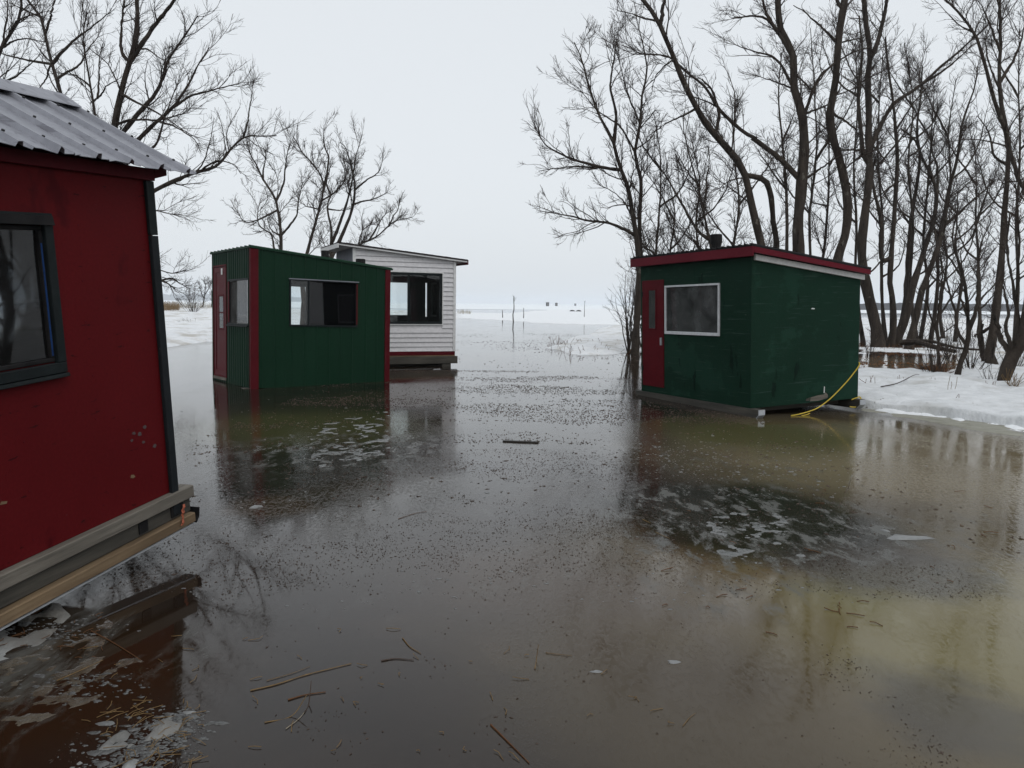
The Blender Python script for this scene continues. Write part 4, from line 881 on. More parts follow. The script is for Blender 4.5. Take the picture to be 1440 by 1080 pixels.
for k, (bx, by, Y, tx, ty, lab) in enumerate([
        (960, 489, 30, 940, 260, 'low twiggy bare tree close behind the left end of the red roof'), (1040, 486, 33, 1030, 150, 'pale twiggy bare tree showing under the arch of the leaning trunk'),
        (1212, 484, 31, 1200, 60, 'faint twiggy bare tree filling the gap above the shack corner'), (1300, 482, 33, 1310, 120, 'faint twiggy bare tree rising behind the long right-reaching limb'),
        (1345, 484, 31, 1352, 250, 'low twiggy bare tree right of the slanting one, far back'), (1430, 488, 27, 1440, 40, 'twiggy bare tree cut by the right edge of the picture'),
        (1322, 480, 36, 1330, 290, 'smallest twiggy bare tree in the far back of the thicket'), (1380, 482, 35, 1372, 200, 'far twiggy bare tree left of the swollen-footed one'),
        (1288, 484, 30, 1276, 60, 'faint bare trunk between the straight tree and the leaning one'), (1140, 484, 32, 1146, 40, 'faint bare trunk just right of the stout crooked tree, far back'), (1245, 482, 34, 1236, 60, 'faint bare trunk just left of the slim stem, far back'), (1312, 482, 32, 1344, 110, 'faint bare trunk slanting right behind the slanting tree'),
        (985, 488, 31, 975, 200, 'faint bare sapling over the stove pipe of the plywood shack'),
        (925, 490, 32, 922, 170, 'faint bare sapling just right of the forked tree at the channel')]):
    rg = random.Random(k + 40); pa = [(bx + (tx - bx) * t + rg.uniform(-7, 7), by + (ty - by) * t) for t in (0, .2, .4, .6, .8, 1)]
    br = [([pa[i], (pa[i][0] + sgn * (ln := rg.uniform(18, 40)), pa[i][1] - ln * rg.uniform(.9, 1.6)), (pa[i][0] + sgn * ln * 1.7, pa[i][1] - ln * rg.uniform(2.2, 3.4))], 3, .8) for i, sgn in ((1, 1), (2, -1), (3, 1), (4, -1))]
    traced_tree(BARE, lab, Y, [(pa, 6, 1)] + br, 60 + k, GR, .9, 1.25, 1.0, base=1, t_clean=.15)

for k, (x, y, h, lab) in enumerate([(11.0, 10.4, 6.5, 'bare tree out to the right, mirrored in the red shack window'), (14.5, 12.4, 8.5, 'second bare tree out to the right, mirrored in the red shack window'), (11.0, 11.6, 6.0, 'third bare tree out to the right, mirrored in the red shack window')]):
    bush(BARE, lab, 'tree', (x, y, .1), h, 4, 500 + k, GR, .20, .12, .9, 1.0, tw=.7)

# left side
traced_tree(BARE, 'big spreading bare tree behind the red shack, one limb arching out low', 19, [
    ([(150, 502), (146, 420), (150, 330), (154, 240)] + c1([(580, 640), (620, 440), (660, 290), (690, 150), (690, 0), (700, -90)]), 20, 5), (c1([(660, 300), (720, 220), (780, 140), (880, 0), (920, -70)]), 7, 3), (c1([(650, 320), (620, 270), (610, 180), (630, 0)]), 5, 2),
    ([(152, 250), (160, 210)] + c1([(620, 670), (780, 480), (830, 380), (870, 280), (940, 180), (1000, 80)]), 9, 1.5), ([(153, 270), (172, 225)] + c1([(700, 710), (880, 540), (960, 420), (1000, 340), (1060, 240)]), 9, 1.2), (c1([(880, 540), (960, 490), (1100, 450), (1220, 420)]), 4, 1),
    ([(172, 240)] + c1([(780, 750), (830, 620), (850, 560), (900, 420)]), 5, 1), ([(150, 300), (180, 285)] + c1([(780, 960), (920, 890), (1010, 860), (1100, 830), (1180, 740), (1250, 690), (1330, 690), (1400, 685)]), 9, 1.2), (c1([(1250, 690), (1270, 560), (1280, 430)]), 3, .8),
    (c1([(1010, 860), (1100, 815), (1180, 830), (1220, 880)]), 3, .8), (c1([(590, 600), (680, 610), (800, 605), (960, 570)]), 4, 1), (c1([(620, 490), (700, 520), (780, 560), (900, 640), (1000, 700)]), 3.5, .8), (c1([(790, 600), (880, 640), (960, 690), (1010, 740)]), 3, .8),
    ([(152, 330), (200, 300), (232, 300), (252, 304)], 4, .8), ([(150, 370), (195, 372), (222, 394), (232, 396), (246, 406)], 5, 1.6), ([(222, 394), (240, 392), (256, 400), (266, 406)], 3, .8), ([(150, 360), (205, 372), (240, 384), (262, 380)], 4, .8),
    (c1([(690, 250), (760, 250), (830, 300), (880, 330)]), 2.5, .8)], 31, GL, .85, 1.25, 1.1, base=1, t_clean=.12)
traced_tree(BARE, 'forked bare tree above the metal roof at the top left corner', 21, [
    ([(95, 499), (92, 400), (90, 280)] + c1([(320, 600), (300, 470), (265, 330), (230, 180), (210, 90), (140, 0), (100, -50)]), 13, 3), (c1([(270, 310), (330, 240), (400, 180), (480, 120), (560, 60)]), 5, 1), (c1([(250, 360), (130, 310), (0, 270), (-60, 250)]), 4, 1), (c1([(240, 180), (250, 90), (280, 0)]), 4, 2),
    (c1([(310, 420), (400, 330), (440, 260), (500, 180)]), 4, 1), (c1([(225, 110), (150, 60), (60, 20)]), 3, 1), (c1([(270, 350), (200, 440), (150, 470)]), 3, 1)], 32, GL, .9, 1.2, 1.0, base=1, t_clean=.3)
traced_tree(BARE, 'slim bare tree between the two big ones above the metal roof', 23, [
    ([(128, 494), (130, 400), (134, 280)] + c1([(480, 700), (480, 590), (460, 450), (430, 280), (420, 180), (440, 60)]), 8, 1.5), (c1([(470, 500), (540, 450), (600, 400)]), 3, 1), (c1([(440, 460), (380, 380), (300, 370)]), 3, 1), (c1([(490, 480), (500, 340), (520, 220)]), 3, 1)], 33, GL, .9, 1.2, 1.0, base=1, t_clean=.3)
traced_tree(BARE, 'dense twiggy bare tree cut off by the left edge of the picture', 20, [
    ([(-50, 500), (-45, 350), (-30, 200)] + c1([(-40, 400), (0, 250), (60, 160), (100, 90), (110, 0), (100, -60)]), 12, 3), (c1([(20, 220), (100, 200), (220, 210)]), 3, 1), (c1([(60, 150), (120, 100), (220, 60)]), 3, 1), (c1([(-60, 480), (50, 400), (150, 330), (200, 280)]), 4, 1), (c1([(-40, 300), (20, 140), (40, 0)]), 4, 1)], 34, GL, .9, 1.3, 1.0, base=1, t_clean=.3)
traced_tree(BARE, 'bare tree with a curved right limb, rising left of the stove pipes', 31, [
    ([(398, 476), (399, 420)] + c2([(435, 880), (430, 740), (405, 560), (380, 510), (310, 400), (270, 320), (230, 250), (215, 170)]), 8, 1.2), (c2([(410, 570), (440, 460), (460, 300), (485, 190)]), 3.5, .8), (c2([(450, 750), (520, 650), (545, 530), (565, 430)]), 3.5, .8), (c2([(400, 625), (280, 675), (200, 680), (140, 600)]), 3, .8),
    (c2([(400, 940), (395, 870), (370, 770), (300, 720), (280, 650), (300, 540)]), 3.5, .8), (c2([(425, 760), (370, 740), (350, 690)]), 3, .8), (c2([(330, 430), (320, 330), (330, 230)]), 3, .8)], 35, GL, .9, 1.4, 1.1, base=1, t_clean=.25)
traced_tree(BARE, 'slanting bare tree directly above the left stove pipe', 32, [
    ([(425, 472), (428, 420)] + c2([(560, 1000), (595, 900), (640, 720), (680, 570), (700, 450), (670, 370), (600, 280), (560, 240), (510, 150)]), 8, 1), (c2([(690, 480), (715, 380), (730, 280), (700, 180), (700, 90)]), 4, .8), (c2([(680, 575), (760, 510), (830, 430)]), 3, .8), (c2([(660, 610), (600, 590), (550, 560)]), 2.5, .8)], 36, GL, .9, 1.4, 1.1, base=1, t_clean=.3)
traced_tree(BARE, 'multi-stemmed bare tree behind the high end of the white shack roof', 33, [
    ([(466, 470), (465, 420)] + c2([(740, 880), (740, 720), (720, 600), (740, 520), (800, 470), (840, 400), (850, 320)]), 7, 1), (c2([(760, 900), (790, 820), (850, 680), (890, 560), (900, 450), (880, 350), (840, 220), (800, 180)]), 6, 1), (c2([(750, 830), (800, 700), (850, 560), (880, 420), (900, 280), (930, 180)]), 5, 1),
    (c2([(890, 580), (950, 555), (1000, 545), (1100, 500)]), 3, .8), (c2([(895, 480), (970, 420), (1040, 370), (1070, 300)]), 3, .8), (c2([(720, 620), (800, 610), (870, 600)]), 2.5, .8), (c2([(735, 530), (720, 440), (740, 330)]), 3, .8)], 37, GL, .9, 1.4, 1.1, base=1, t_clean=.3)
traced_tree(BARE, 'low bare limb-like tree spreading right behind the white shack roof', 34, [
    ([(478, 467), (484, 410), (492, 365), (505, 345)] + c2([(940, 820), (1030, 780), (1130, 690), (1180, 670), (1260, 655)]), 6, .8), (c2([(1000, 800), (1040, 700), (1100, 620)]), 3, .8), (c2([(1100, 720), (1160, 620), (1180, 560)]), 2.5, .8), (c2([(920, 830), (950, 740), (1000, 700)]), 2.5, .8)], 38, GL, .9, 1.4, 1.1, base=1, t_clean=.3)
traced_tree(BARE, 'small far-off bare tree on the snow left of the green metal shack', 62, [
    ([(285, 433), (287, 418), (289, 405), (288, 393)], 2.2, .5), ([(287, 420), (282, 408), (281, 398)], 1.5, .4), ([(288, 415), (294, 404), (296, 396)], 1.5, .4)], 39, GL, .9, 1.6, 1.0, base=1, t_clean=.2)
traced_tree(BARE, 'smaller far-off bare tree at the shack wall, beside the other far one', 64, [
    ([(297, 433), (298, 420), (297, 408)], 2, .5), ([(297, 422), (302, 412)], 1.2, .4)], 40, GL, .8, 1.6, 1.0, base=1, t_clean=.2)

# ------------------------------------------------------------------ brush, reeds and small things
def gz(px, py, h=None):
    p = G(px, py); z = 0.0
    for f in ((bank_h, back_h, left_h, near1_h, near2_h) if h is None else (h,)):
        pass
    return p
SH = 'leafless shrubs along the right shore'
bush('shrub', 'leafless shrub clinging to the foot of the forked tree by the channel', 'shrub', G(884, 495), 3.2, 16, 101, SH, .22, .022, 1.5, 1.3)
bush('shrub', 'leafless shrub half hidden by the left edge of the green plywood shack', 'shrub', G(902, 492), 2.6, 12, 102, SH, .25, .02, 1.5, 1.3)
bush('shrub', 'tangled leafless shrub over the reddish brush heap on the snowbank', 'shrub', G(1312, 533), 1.5, 16, 103, SH, .5, .012, 1.8, 1.0)
bush('shrub', 'tangled leafless shrub between the small spreading tree and dead trunk', 'shrub', G(1366, 528), 1.7, 18, 104, SH, .5, .012, 1.8, 1.0)
bush('shrub', 'low leafless shrub at the foot of the stubby willow', 'shrub', G(1388, 541), .75, 12, 105, SH, .55, .007, 1.8, .9)
bush('shrub', 'wispy leafless shrub in the flooded gap right of the shack', 'shrub', G(1222, 500), 1.4, 12, 106, SH, .4, .010, 1.6, 1.3)
bush('shrub', 'wispy leafless shrub behind the fallen log', 'shrub', G(1290, 486), 1.7, 14, 107, SH, .45, .012, 1.6, 1.4)
bush('shrub', 'wispy leafless shrub right of the swollen-footed tree', 'shrub', G(1428, 520), 1.5, 14, 108, SH, .5, .010, 1.6, 1.2)
bush('shrub', 'leafless shrub between the slanting tree and small spreading tree', 'shrub', G(1334, 508), 1.6, 14, 109, SH, .45, .011, 1.6, 1.2)
bush('shrub', 'dark leafless shrub on the left shore between the two nearer shacks', 'shrub', G(271, 443), 3.2, 22, 110, None, .5, .03, 1.3, 2.6)
bush('shrub', 'thin dead brush lying low on the left shore snow', 'shrub', G(266, 459), .7, 14, 111, None, .9, .012, 1.3, 2.0)
def chain_mesh(name, mat, P, R, k=4, label=None, cat=None, kind=None, group=None):
    V, Fq = tubes(P, R, k); o = raw_mesh(name, V, [Fq], mat); return tag(o, label, cat, group, kind)
def stalks(rng, centres, h, bent=.35, n=4):
    N = len(centres); P = np.empty((N, n, 3)); P[:, 0] = centres; P[:, 0, 2] -= .02
    d = unit(np.stack([rng.randn(N) * bent, rng.randn(N) * bent, np.ones(N)], 1)); st = (h * rng.uniform(.4, 1.1, N) / (n - 1))[:, None]
    for s in range(1, n): d = unit(d + rng.randn(N, 3) * .16); P[:, s] = P[:, s - 1] + d * st
    return P
rng = np.random.RandomState(77)
def scatter_px(rng, N, x0, x1, y0, y1): return np.array([G(rng.uniform(x0, x1), rng.uniform(y0, y1)) for _ in range(N)])
C_ = scatter_px(rng, 500, 224, 252, 438.5, 441); C_[:, 2] += .25
chain_mesh('reed_bed', MAT['straw'], stalks(rng, C_, 1.1, .2), np.full((500, 4), .010), 3, 'tan dry reed bed on the left shore', 'reeds', 'stuff')
C_ = scatter_px(rng, 420, 224, 300, 433, 438); C_[:, 2] += .25
chain_mesh('dry_brush', MAT['straw_pale'], stalks(rng, C_, 1.1, .3), np.full((420, 4), .011), 3, 'pale dry weeds scattered on the far left shore', 'weeds', 'stuff')
C_ = scatter_px(rng, 90, 644, 662, 440, 443)
chain_mesh('dry_brush', MAT['straw_pale'], stalks(rng, C_, .7, .3), np.full((90, 4), .012), 3, 'low dry weeds beside the white shack on the lake', 'weeds', 'stuff')
C_ = np.vstack([scatter_px(rng, 60, 790, 900, 484, 499), scatter_px(rng, 30, 770, 800, 480, 492)])
chain_mesh('dry_stalks', MAT['straw_red'], stalks(rng, C_, .34, .5), np.full((90, 4), .006), 3, 'short broken stalks poking through the snowy spit', 'stalks', 'stuff')
C_ = np.vstack([scatter_px(rng, 90, 1206, 1320, 472, 488), scatter_px(rng, 160, 1330, 1440, 480, 518)])
chain_mesh('dry_brush', MAT['straw_pale'], stalks(rng, C_, .4, .6), np.full((250, 4), .004), 3, 'pale dry undergrowth around the flooded trunks', 'undergrowth', 'stuff')
C_ = scatter_px(rng, 36, 1210, 1330, 500, 518)
chain_mesh('dry_brush', MAT['straw_red'], stalks(rng, C_, .16, .8), np.full((36, 4), .003), 3, 'brown stems standing in the flooded pool behind the snowbank', 'undergrowth', 'stuff')
C_ = np.vstack([scatter_px(rng, 420, 1206, 1322, 482, 493), scatter_px(rng, 120, 1322, 1345, 488, 505)])
chain_mesh('dry_brush', MAT['straw_red'], stalks(rng, C_, .22, .8), np.full((540, 4), .0045), 3, 'dark reddish brush matted around the roots of the flooded trunks', 'undergrowth', 'stuff')
# heap of rusty brush on the snowbank
C_ = scatter_px(rng, 420, 1302, 1330, 527, 533); C_[:, 2] += .12
chain_mesh('brush_heap', MAT['straw_red'], stalks(rng, C_, .22, 1.6, 5), np.full((420, 5), .004), 3, 'rusty heap of matted dry grass on the snowbank rim', 'brush heap')
# grass clumps and stems on the bank
GB = 'dry stems in the snowbank'
for k, (px, py, h, nn, lab) in enumerate([(1425, 552, .34, 26, 'tan grass clump beside the foot of the stubby willow'), (1337, 562, .26, 3, 'bent pale stem trio standing alone in the snowbank'), (1264, 545, .10, 4, 'tiny bent stems near the middle of the snowbank'),
                                          (1312, 546, .08, 5, 'small brown leaf tuft on the snowbank'), (1222, 553, .16, 5, 'short dark stems on the snow beside the shack corner'), (1393, 552, .12, 7, 'little brown weeds left of the stubby willow'), (1355, 575, .14, 2, 'single thin stem near the snowbank lip')]):
    p = G(px, py); C_ = np.repeat(p[None], nn, 0) + rng.randn(nn, 3) * [.05, .05, 0]; C_[:, 2] += bank_h(p[0], p[1])
    chain_mesh('grass_tuft', MAT['straw' if k in (0, 1) else 'straw_red'], stalks(rng, C_, h, .35), np.full((nn, 4), .004), 4, lab, 'dry grass', None, GB)
def stick(name, label, cat, pts, r0, r1, mat, k=6, group=None, n=14):
    P = resample(catmull(np.array(pts), 30), n)[None]; R = np.linspace(r0, r1, n)[None] * (1 + .08 * rng.randn(1, n)); return chain_mesh(name, MAT[mat], P, R, k, label, cat, None, group)
def bankpt(px, py, dz=0): p = G(px, py); p[2] = bank_h(p[0], p[1]) + dz; return p
stick('branch', 'long thin branch lying flat on the snowbank', 'branch', [bankpt(1238, 561, .03), bankpt(1262, 553, .05), bankpt(1284, 543, .05), bankpt(1292, 538, .06)], .010, .004, 'twig')
stick('log', 'dark broken stick jutting from the pool behind the snowbank', 'log', [G(1282, 526, -.02), G(1290, 523, .06), G(1298, 518, .17)], .035, .04, 'bark', 8)
stick('log', 'dark fallen log slanting through the flooded thicket', 'log', [at(1266, 482, 25.5), at(1290, 481, 25), at(1310, 487, 23.5), at(1342, 494, 22.5)], .10, .06, 'bark', 8)
stick('log', 'long fallen limb lying behind the small spreading tree', 'log', [at(1285, 478, 26), at(1310, 480, 25.5), at(1345, 489, 24), at(1380, 492, 24)], .05, .03, 'bark', 8)

# far things on the lake
def far_shack(px, Y, w, h, label, mat):
    p = at(px, 430, Y); r = empty('distant_shack', (p[0], Y, .02), label, 'shack', 'distant shacks on the ice')
    part('wall', MAT[mat], r, (-w / 2, w / 2, 0, 2.2, .15, h)); part('skid', MAT['wood_dark'], r, (-w / 2 - .1, w / 2 + .1, .2, .5, 0, .148)); 
    MB().hexa([(-w/2-.15,-.15,h+.002),(w/2+.15,-.15,h+.002),(w/2+.15,2.35,h+.22),(-w/2-.15,2.35,h+.22),(-w/2-.15,-.15,h+.10),(w/2+.15,-.15,h+.10),(w/2+.15,2.35,h+.32),(-w/2-.15,2.35,h+.32)]).build('roof', MAT['asphalt_roof'], r)
    part('door', MAT['wood_grey'], r, (-.2, .5, -.03, -.001, .2, 1.9))
far_shack(770, 520, 2.0, 2.2, 'larger dark shack tiny on the horizon of the ice', 'dark_in'); far_shack(782.5, 560, 1.6, 2.0, 'second tiny shack on the horizon, right of the larger dark one', 'dark_in'); far_shack(809, 700, 1.6, 1.7, 'faint rightmost tiny shack on the horizon', 'grey_metal_panel')
p = G(809.5, 438.6); ro = np.random.RandomState(3); m = MB()
for k in range(4):
    a = 7; q = ro.uniform(.2, .55); cx = p[0] + (k - 1.5) * .42; m.prism([(cx + q * 1.2 * math.cos(t) * (1 + .2 * ro.rand()), q * .55 * (math.sin(t) + .7)) for t in np.linspace(0, 2 * math.pi, a, endpoint=False)], p[1], p[1] + .8, lambda c, t: (c[0], t, c[1]))
tag(m.build('rubble_heap', MAT['black_metal'], None, .05), 'dark lump lying on the white ice below the tiny shacks', 'heap')
def pole(px, y0, y1, w, label, twigs=0):
    b = G(px, y0); hgt = at(px, y1, b[1])[2]; r = np.random.RandomState(int(px)); n = 7; z = np.linspace(-.1, hgt, n)
    P = np.stack([b[0] + np.cumsum(r.randn(n)) * .012 * hgt, np.full(n, b[1]), z], 1)[None]; R = np.linspace(w, w * .45, n)[None] / 2 / F_PX * b[1]
    g = [(P, R, 5)]
    if twigs: g.append((*spawn(r, P, R, 2.2, .72, .25, .8, (18, 40), .2, .1, 4, .6, .02, .008), 3))
    V, Fq = join_tubes(g); return tag(raw_mesh('marker_pole', V, [Fq], MAT['bark']), label, 'pole', 'poles standing in the lake')
pole(722, 453, 416, 1.8, 'tallest twiggy pole standing in the flooded lake', 1); pole(707, 448, 436, 1.6, 'short bare stake left of the tallest pole'); pole(736, 449, 433, 1.4, 'short bare stake right of the tallest pole')
pole(822, 447, 424, 1.0, 'faint thin sapling pole on the far white ice', 1)

# things afloat
def plank(name, label, cat, c, ln, wd, th, ang, mat, z=.0):
    m = MB(); x = np.linspace(-ln / 2, ln / 2, 9); r = random.Random(4); e = [(wd / 2 * r.uniform(.75, 1), wd / 2 * r.uniform(.75, 1)) for _ in x]
    for i in range(8):
        m.hexa([(x[i],-e[i][0],0),(x[i+1],-e[i+1][0],0),(x[i+1],e[i+1][1],0),(x[i],e[i][1],0),(x[i],-e[i][0],th),(x[i+1],-e[i+1][0],th),(x[i+1],e[i+1][1],th),(x[i],e[i][1],th)])
    o = m.build(name, MAT[mat]); o.location = (c[0], c[1], z); o.rotation_euler.z = ang; return tag(o, label, cat)
plank('driftwood_board', 'dark wet board lying on the ice in mid channel', 'board', G(732, 622), .39, .05, .011, -.16, 'driftwood', .002)
GS = 'reed stalks on the wet ice in the foreground'
for (pts, r, mat, lab) in [([(352, 972), (390, 963), (430, 950), (494, 934)], .0055, 'straw', 'longest reed stalk on the wet ice, lower left of centre'), ([(375, 958), (410, 948), (436, 938)], .003, 'straw', 'thin reed lying just behind the longest stalk'),
                           ([(405, 985), (430, 978), (458, 974)], .006, 'straw_red', 'short rusty reed below the longest stalk'), ([(372, 1017), (410, 1008), (432, 1000)], .0045, 'straw', 'reed piece crossing the dark upright twig'), ([(402, 1026), (420, 1012), (430, 1000)], .003, 'straw_pale', 'pale sliver under the crossed reed pieces'),
                           ([(428, 1003), (434, 992), (438, 980)], .006, 'debris', 'dark short twig standing against the reed pieces'), ([(536, 930), (556, 927), (582, 929)], .006, 'debris', 'dark flat twig on the ice, bottom middle left'), ([(566, 898), (576, 910), (592, 920)], .005, 'straw', 'split straw behind the dark flat twig'),
                           ([(752, 942), (754, 930), (757, 926)], .005, 'straw', 'stubby straw upright on the ice near bottom centre'), ([(768, 919), (786, 921), (804, 923)], .0035, 'straw', 'thin yellow straw near bottom centre'), ([(690, 1020), (715, 1045), (744, 1074)], .006, 'straw_red', 'rusty twig slanting toward the bottom edge'),
                           ([(960, 1022), (970, 1010), (978, 1004)], .003, 'straw', 'short pale straw at lower right of centre'), ([(904, 731), (915, 736)], .006, 'straw', 'bright straw at the left edge of the slush patch'), ([(922, 749), (942, 758)], .005, 'straw', 'straw lying in the slush below the bright one'),
                           ([(128, 888), (160, 905), (198, 929)], .006, 'straw_red', 'bent reed bridging the slush by the red shack'), ([(80, 958), (110, 945), (145, 929)], .005, 'straw', 'tan reed lying in the brown water under the red shack'), ([(1188, 693), (1192, 688), (1196, 684)], .007, 'debris', 'dark twig end sticking up in front of the green plywood shack'),
                           ([(560, 730), (585, 722), (600, 720)], .004, 'straw_red', 'brown twig on the ice left of the board')]:
    P = [G(*q) + np.array([0, 0, .003]) for i, q in enumerate(pts)]
    if 'upright' in lab or 'sticking' in lab or 'standing' in lab: P[-1][2] += .06
    stick('reed_stalk' if mat.startswith('straw') else 'twig', lab, 'reed' if mat.startswith('straw') else 'twig', P, r * .48, r * .28, mat, 5, GS)
# straw litter in the slush heaps
rng = np.random.RandomState(5)
def litter(name, N, fn, l0, l1, r, mat, label, cat):
    c = fn(N); a = rng.uniform(0, math.pi, N); ln = rng.uniform(l0, l1, N); d = np.stack([np.cos(a), np.sin(a), rng.uniform(-.1, .18, N)], 1) * ln[:, None]
    P = np.stack([c - d / 2, c + np.stack([rng.randn(N) * .006, rng.randn(N) * .006, np.abs(rng.randn(N)) * .003], 1), c + d / 2], 1); P[:, :, 2] = np.maximum(P[:, :, 2], .002)
    return chain_mesh(name, MAT[mat], P, np.full((N, 3), r), 4, label, cat, 'stuff')
def on(h, x0, x1, y0, y1, dz=.004):
    def f(N):
        c = scatter_px(rng, N, x0, x1, y0, y1)
        for q in c: q[2] = max(0, h(q[0], q[1])) + dz
        return c
    return f
litter('straw_litter', 60, on(near2_h, 150, 285, 985, 1078), .02, .10, .0013, 'straw', 'dry straw bits caught in the slush heap at lower left', 'straw')
litter('straw_litter', 26, on(near1_h, 0, 150, 850, 930), .02, .07, .0014, 'straw_red', 'dark straw bits on the slush under the red shack', 'straw')
flat = lambda x0, x1, y0, y1: on(lambda a, b: 0.0, x0, x1, y0, y1)
litter('straw_litter', 46, flat(120, 1000, 880, 1075), .015, .07, .0014, 'straw', 'thin straw slivers strewn over the foreground ice', 'straw')
litter('straw_litter', 30, flat(880, 1400, 640, 900), .02, .09, .0022, 'straw_red', 'thin brown slivers strewn over the right-hand ice', 'straw')

# bark crumbs and seed fluff frozen into the film of ice: clustered flecks
def flecks(name, N, region, size, zt, mat, label, cat, seed, clus=1.2, thr=0.0, flat_=.35, ysq=.6):
    r = np.random.RandomState(seed); pts = []
    while len(pts) < N:
        x = r.uniform(region[0], region[1], N * 3); y = r.uniform(region[2], region[3], N * 3)
        w = fbm(x * clus, y * clus * ysq, seed, 4) + .35 * fbm(x * 6, y * 6, seed + 3, 2); k = r.rand(len(x)) < np.clip((w - thr) * 3, .03, 1)
        pts += list(zip(x[k], y[k]))
    c = np.array(pts[:N]); a = r.uniform(0, 6.28, N); L = size * np.exp(r.randn(N) * .45); W = L * r.uniform(.15, .55, N); Hh = np.minimum(L * flat_, zt) * r.uniform(.5, 1.3, N)
    ax = np.stack([np.cos(a), np.sin(a), 0 * a], 1) * L[:, None]; bx = np.stack([-np.sin(a), np.cos(a), 0 * a], 1) * W[:, None]; o = np.stack([c[:, 0], c[:, 1], np.zeros(N) + .001], 1)
    tp = o + np.stack([r.randn(N) * L * .15, r.randn(N) * W * .15, Hh], 1)
    V = np.stack([o - ax * .5, o - bx * .5 + ax * .12, o + ax * .5, o + bx * .5 - ax * .1, tp], 1).reshape(-1, 3); b = np.arange(N)[:, None] * 5
    Fq = np.concatenate([b + np.array([[0, 1, 4]]), b + np.array([[1, 2, 4]]), b + np.array([[2, 3, 4]]), b + np.array([[3, 0, 4]])], 0)
    return tag(raw_mesh(name, V, [Fq], MAT[mat]), label, cat, None, 'stuff')
flecks('floating_debris', 13000, (-3.4, 3.4, 7.0, 17.5), .017, .006, 'debris', 'dark bark crumbs drifted in bands over the wet ice between the shacks', 'debris', 201, .5, .04, .35, 3.0)
flecks('floating_debris', 12000, (-2.6, 2.6, 3.9, 8.0), .0085, .0035, 'debris', 'fine bark crumbs over the wet ice nearer than the board', 'debris', 208, .8, -.05, .4, 1.6)
flecks('floating_debris', 900, (-3.2, 3.4, 4.6, 16), .026, .006, 'debris', 'larger bark flakes among the crumbs on the wet ice', 'debris', 206, .6, .05, .35, 2.0)
flecks('floating_debris', 4200, (-1.5, 1.5, 2.4, 5.5), .0062, .003, 'debris', 'fine dark crumbs on the foreground ice', 'debris', 202, 1.6, .0)
flecks('floating_debris', 1900, (-5.5, 4.5, 15, 40), .034, .008, 'debris', 'dark flecks on the far flooded ice', 'debris', 203, .5, .0)
flecks('floating_debris', 450, (2.2, 8.0, 5.5, 10.0), .010, .004, 'debris', 'sparse brown flecks on the ice in front of the snowbank', 'debris', 204, 1.0, .05)
c_a, c_b = G(1205, 526), G(1330, 494)
flecks('floating_debris', 1500, (c_a[0] - .5, 13.5, c_a[1] + .3, 27), .05, .02, 'straw_red', 'brown litter afloat in the pool behind the snowbank', 'debris', 207, .8, .0)
roots, _ = snow_patch('snow_hummocks', gp([(1206, 497), (1240, 499), (1290, 500), (1335, 505), (1350, 498), (1320, 486), (1250, 484), (1206, 486)]), .16, .05, .2, .5, MAT['snow_dirty'], 33, .03, holes=(.7, -.12, .6))
# frozen slush flakes: low irregular domes
def flakes(name, centres, size, mat, label, cat, seed, hmax=.008):
    r = np.random.RandomState(seed); N = len(centres); k = 8; t = np.linspace(0, 2 * math.pi, k, endpoint=False)
    S = size * np.exp(r.randn(N) * .5); rad = S[:, None] * (1 + .35 * r.randn(N, k)).clip(.35, 1.8); sx = r.uniform(1.0, 1.7, N)[:, None]
    ring = np.stack([np.cos(t) * rad * sx, np.sin(t) * rad * .8, np.zeros((N, k))], -1) + centres[:, None, :]
    inner = centres[:, None, :] + (ring - centres[:, None, :]) * .72; inner[:, :, 2] = .001 + np.minimum(S * .16, hmax)[:, None] * r.uniform(.6, 1.2, (N, k)); ring[:, :, 2] = -.001
    top_ = centres.copy(); top_[:, 2] = np.minimum(S * .22, hmax * 1.5)
    V = np.concatenate([ring, inner, top_[:, None, :]], 1).reshape(-1, 3); b = np.arange(N)[:, None] * (2 * k + 1)
    q = np.concatenate([b + np.array([[j, (j + 1) % k, k + (j + 1) % k, k + j]]) for j in range(k)]); tr = np.concatenate([b + np.array([[k + j, k + (j + 1) % k, 2 * k]]) for j in range(k)])
    return tag(raw_mesh(name, V, [q, tr], MAT[mat], smooth=True), label, cat, None, 'stuff')
def cluster(rng_, blobs):
    out = []
    for (px, py, sx, sy, n) in blobs:
        for _ in range(n): out.append(G(px + rng_.randn() * sx, py + rng_.randn() * sy))
    return np.array(out)
r = np.random.RandomState(9)
def slush_crust(name, poly, res, seed, holes, mat, label, h=.004):
    o, _ = snow_patch(name, gp(poly), res, h, .02, .12, MAT[mat], seed, h * .9, holes=holes); tag(o, label, 'slush', None, 'stuff'); return o
slush_crust('slush', [(985, 730), (1040, 712), (1110, 722), (1110, 775), (1060, 796), (1000, 776)], .010, 402, (13, -.23, .12), 'slush_lump', 'pale lumps in the slush in front of the green plywood shack', .007)
slush_crust('slush', [(430, 600), (545, 578), (548, 640), (440, 660)], .012, 403, (11, -.27, .12), 'slush_lump', 'pale lumps in the slush in front of the green metal shack', .006)
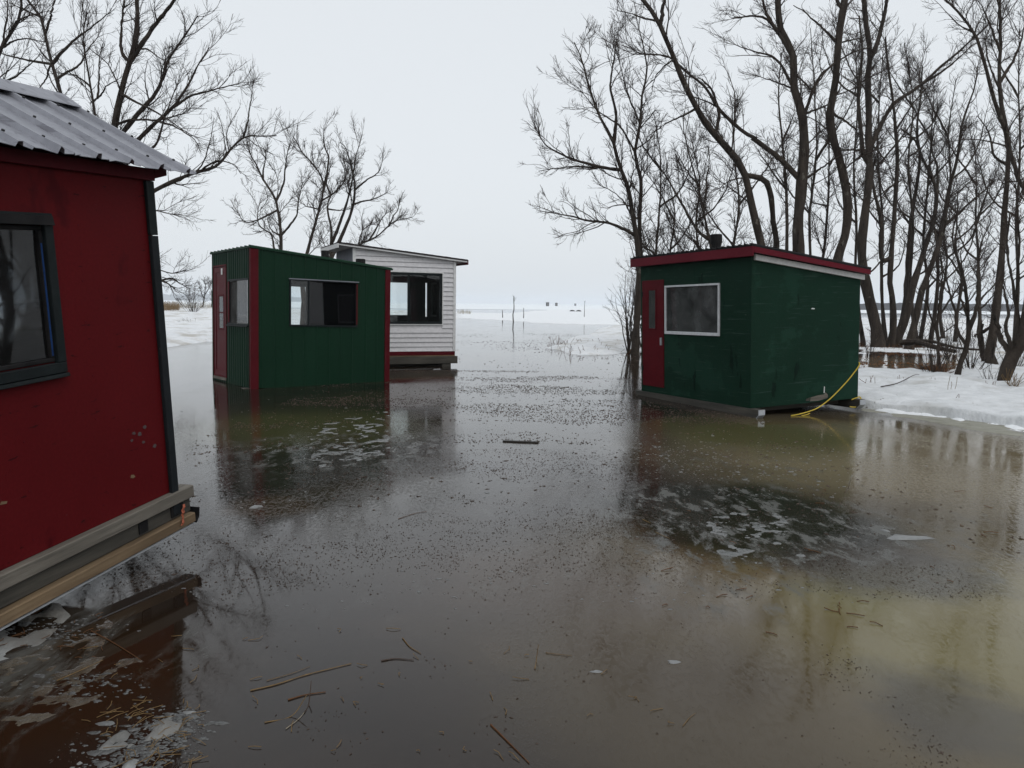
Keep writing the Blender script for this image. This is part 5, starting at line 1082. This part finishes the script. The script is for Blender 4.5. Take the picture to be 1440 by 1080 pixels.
flakes('slush', cluster(r, [(900, 640, 60, 20, 260), (1000, 650, 70, 15, 260), (1120, 660, 60, 18, 160)]), .005, 'slush_flake', 'fine frost grains on the ice by the green plywood shack', 'frost', 304)
flakes('slush', np.array([G(x, y) for x, y in zip(r.uniform(250, 1200, 700), r.uniform(540, 860, 700))]), .0042, 'slush_flake', 'tiny frost grains over the wet ice', 'frost', 305)
def ice_lump(px, py, s, label, asp=1.6, mat='ice_pale', h=.012):
    o = flakes('ice_chunk', G(px, py)[None], s, mat, label, 'ice chunk', int(px), h); del o['kind']; o['group'] = 'ice pieces on the water'; return o
ice_lump(362, 713, .05, 'grey ice slab lifting from the water near the red shack', h=.03); ice_lump(1266, 757, .042, 'pale ice patch alone on the right-hand ice'); ice_lump(946, 931, .028, 'small white ice patch near the bottom centre')
ice_lump(1245, 747, .02, 'tiny white ice bit above the pale ice patch'); ice_lump(838, 945, .012, 'tiny white bubble patch at bottom centre'); ice_lump(266, 1003, .022, 'white ice chunk on the straw-filled slush heap', h=.05); ice_lump(150, 1018, .024, 'flat ice piece in the brown water at lower left', mat='slush_flake')
flakes('slush', cluster(r, [(230, 1030, 32, 14, 300), (190, 1060, 32, 12, 300), (262, 1008, 12, 6, 70), (60, 890, 40, 12, 160), (110, 960, 50, 15, 120)]), .0052, 'slush_wet2', 'crumbled slush around the straw-filled heap and under the red shack', 'slush', 307, .012)

# ------------------------------------------------------------------ damp air over the lake
hz_m = bpy.data.materials.new('damp_air'); hz_m.use_nodes = True; hn = hz_m.node_tree; hn.nodes.clear()
ho = hn.nodes.new('ShaderNodeOutputMaterial'); hv = hn.nodes.new('ShaderNodeVolumePrincipled'); hv.inputs['Color'].default_value = (.93, .96, 1, 1); hv.inputs['Density'].default_value = .0004
hv.inputs['Anisotropy'].default_value = 0.75
hn.links.new(hv.outputs[0], ho.inputs['Volume'])
haze = part('haze', hz_m, None, (-4100, 4100, -70, 5100, -1.0, 32.0)); haze['kind'] = 'stuff'
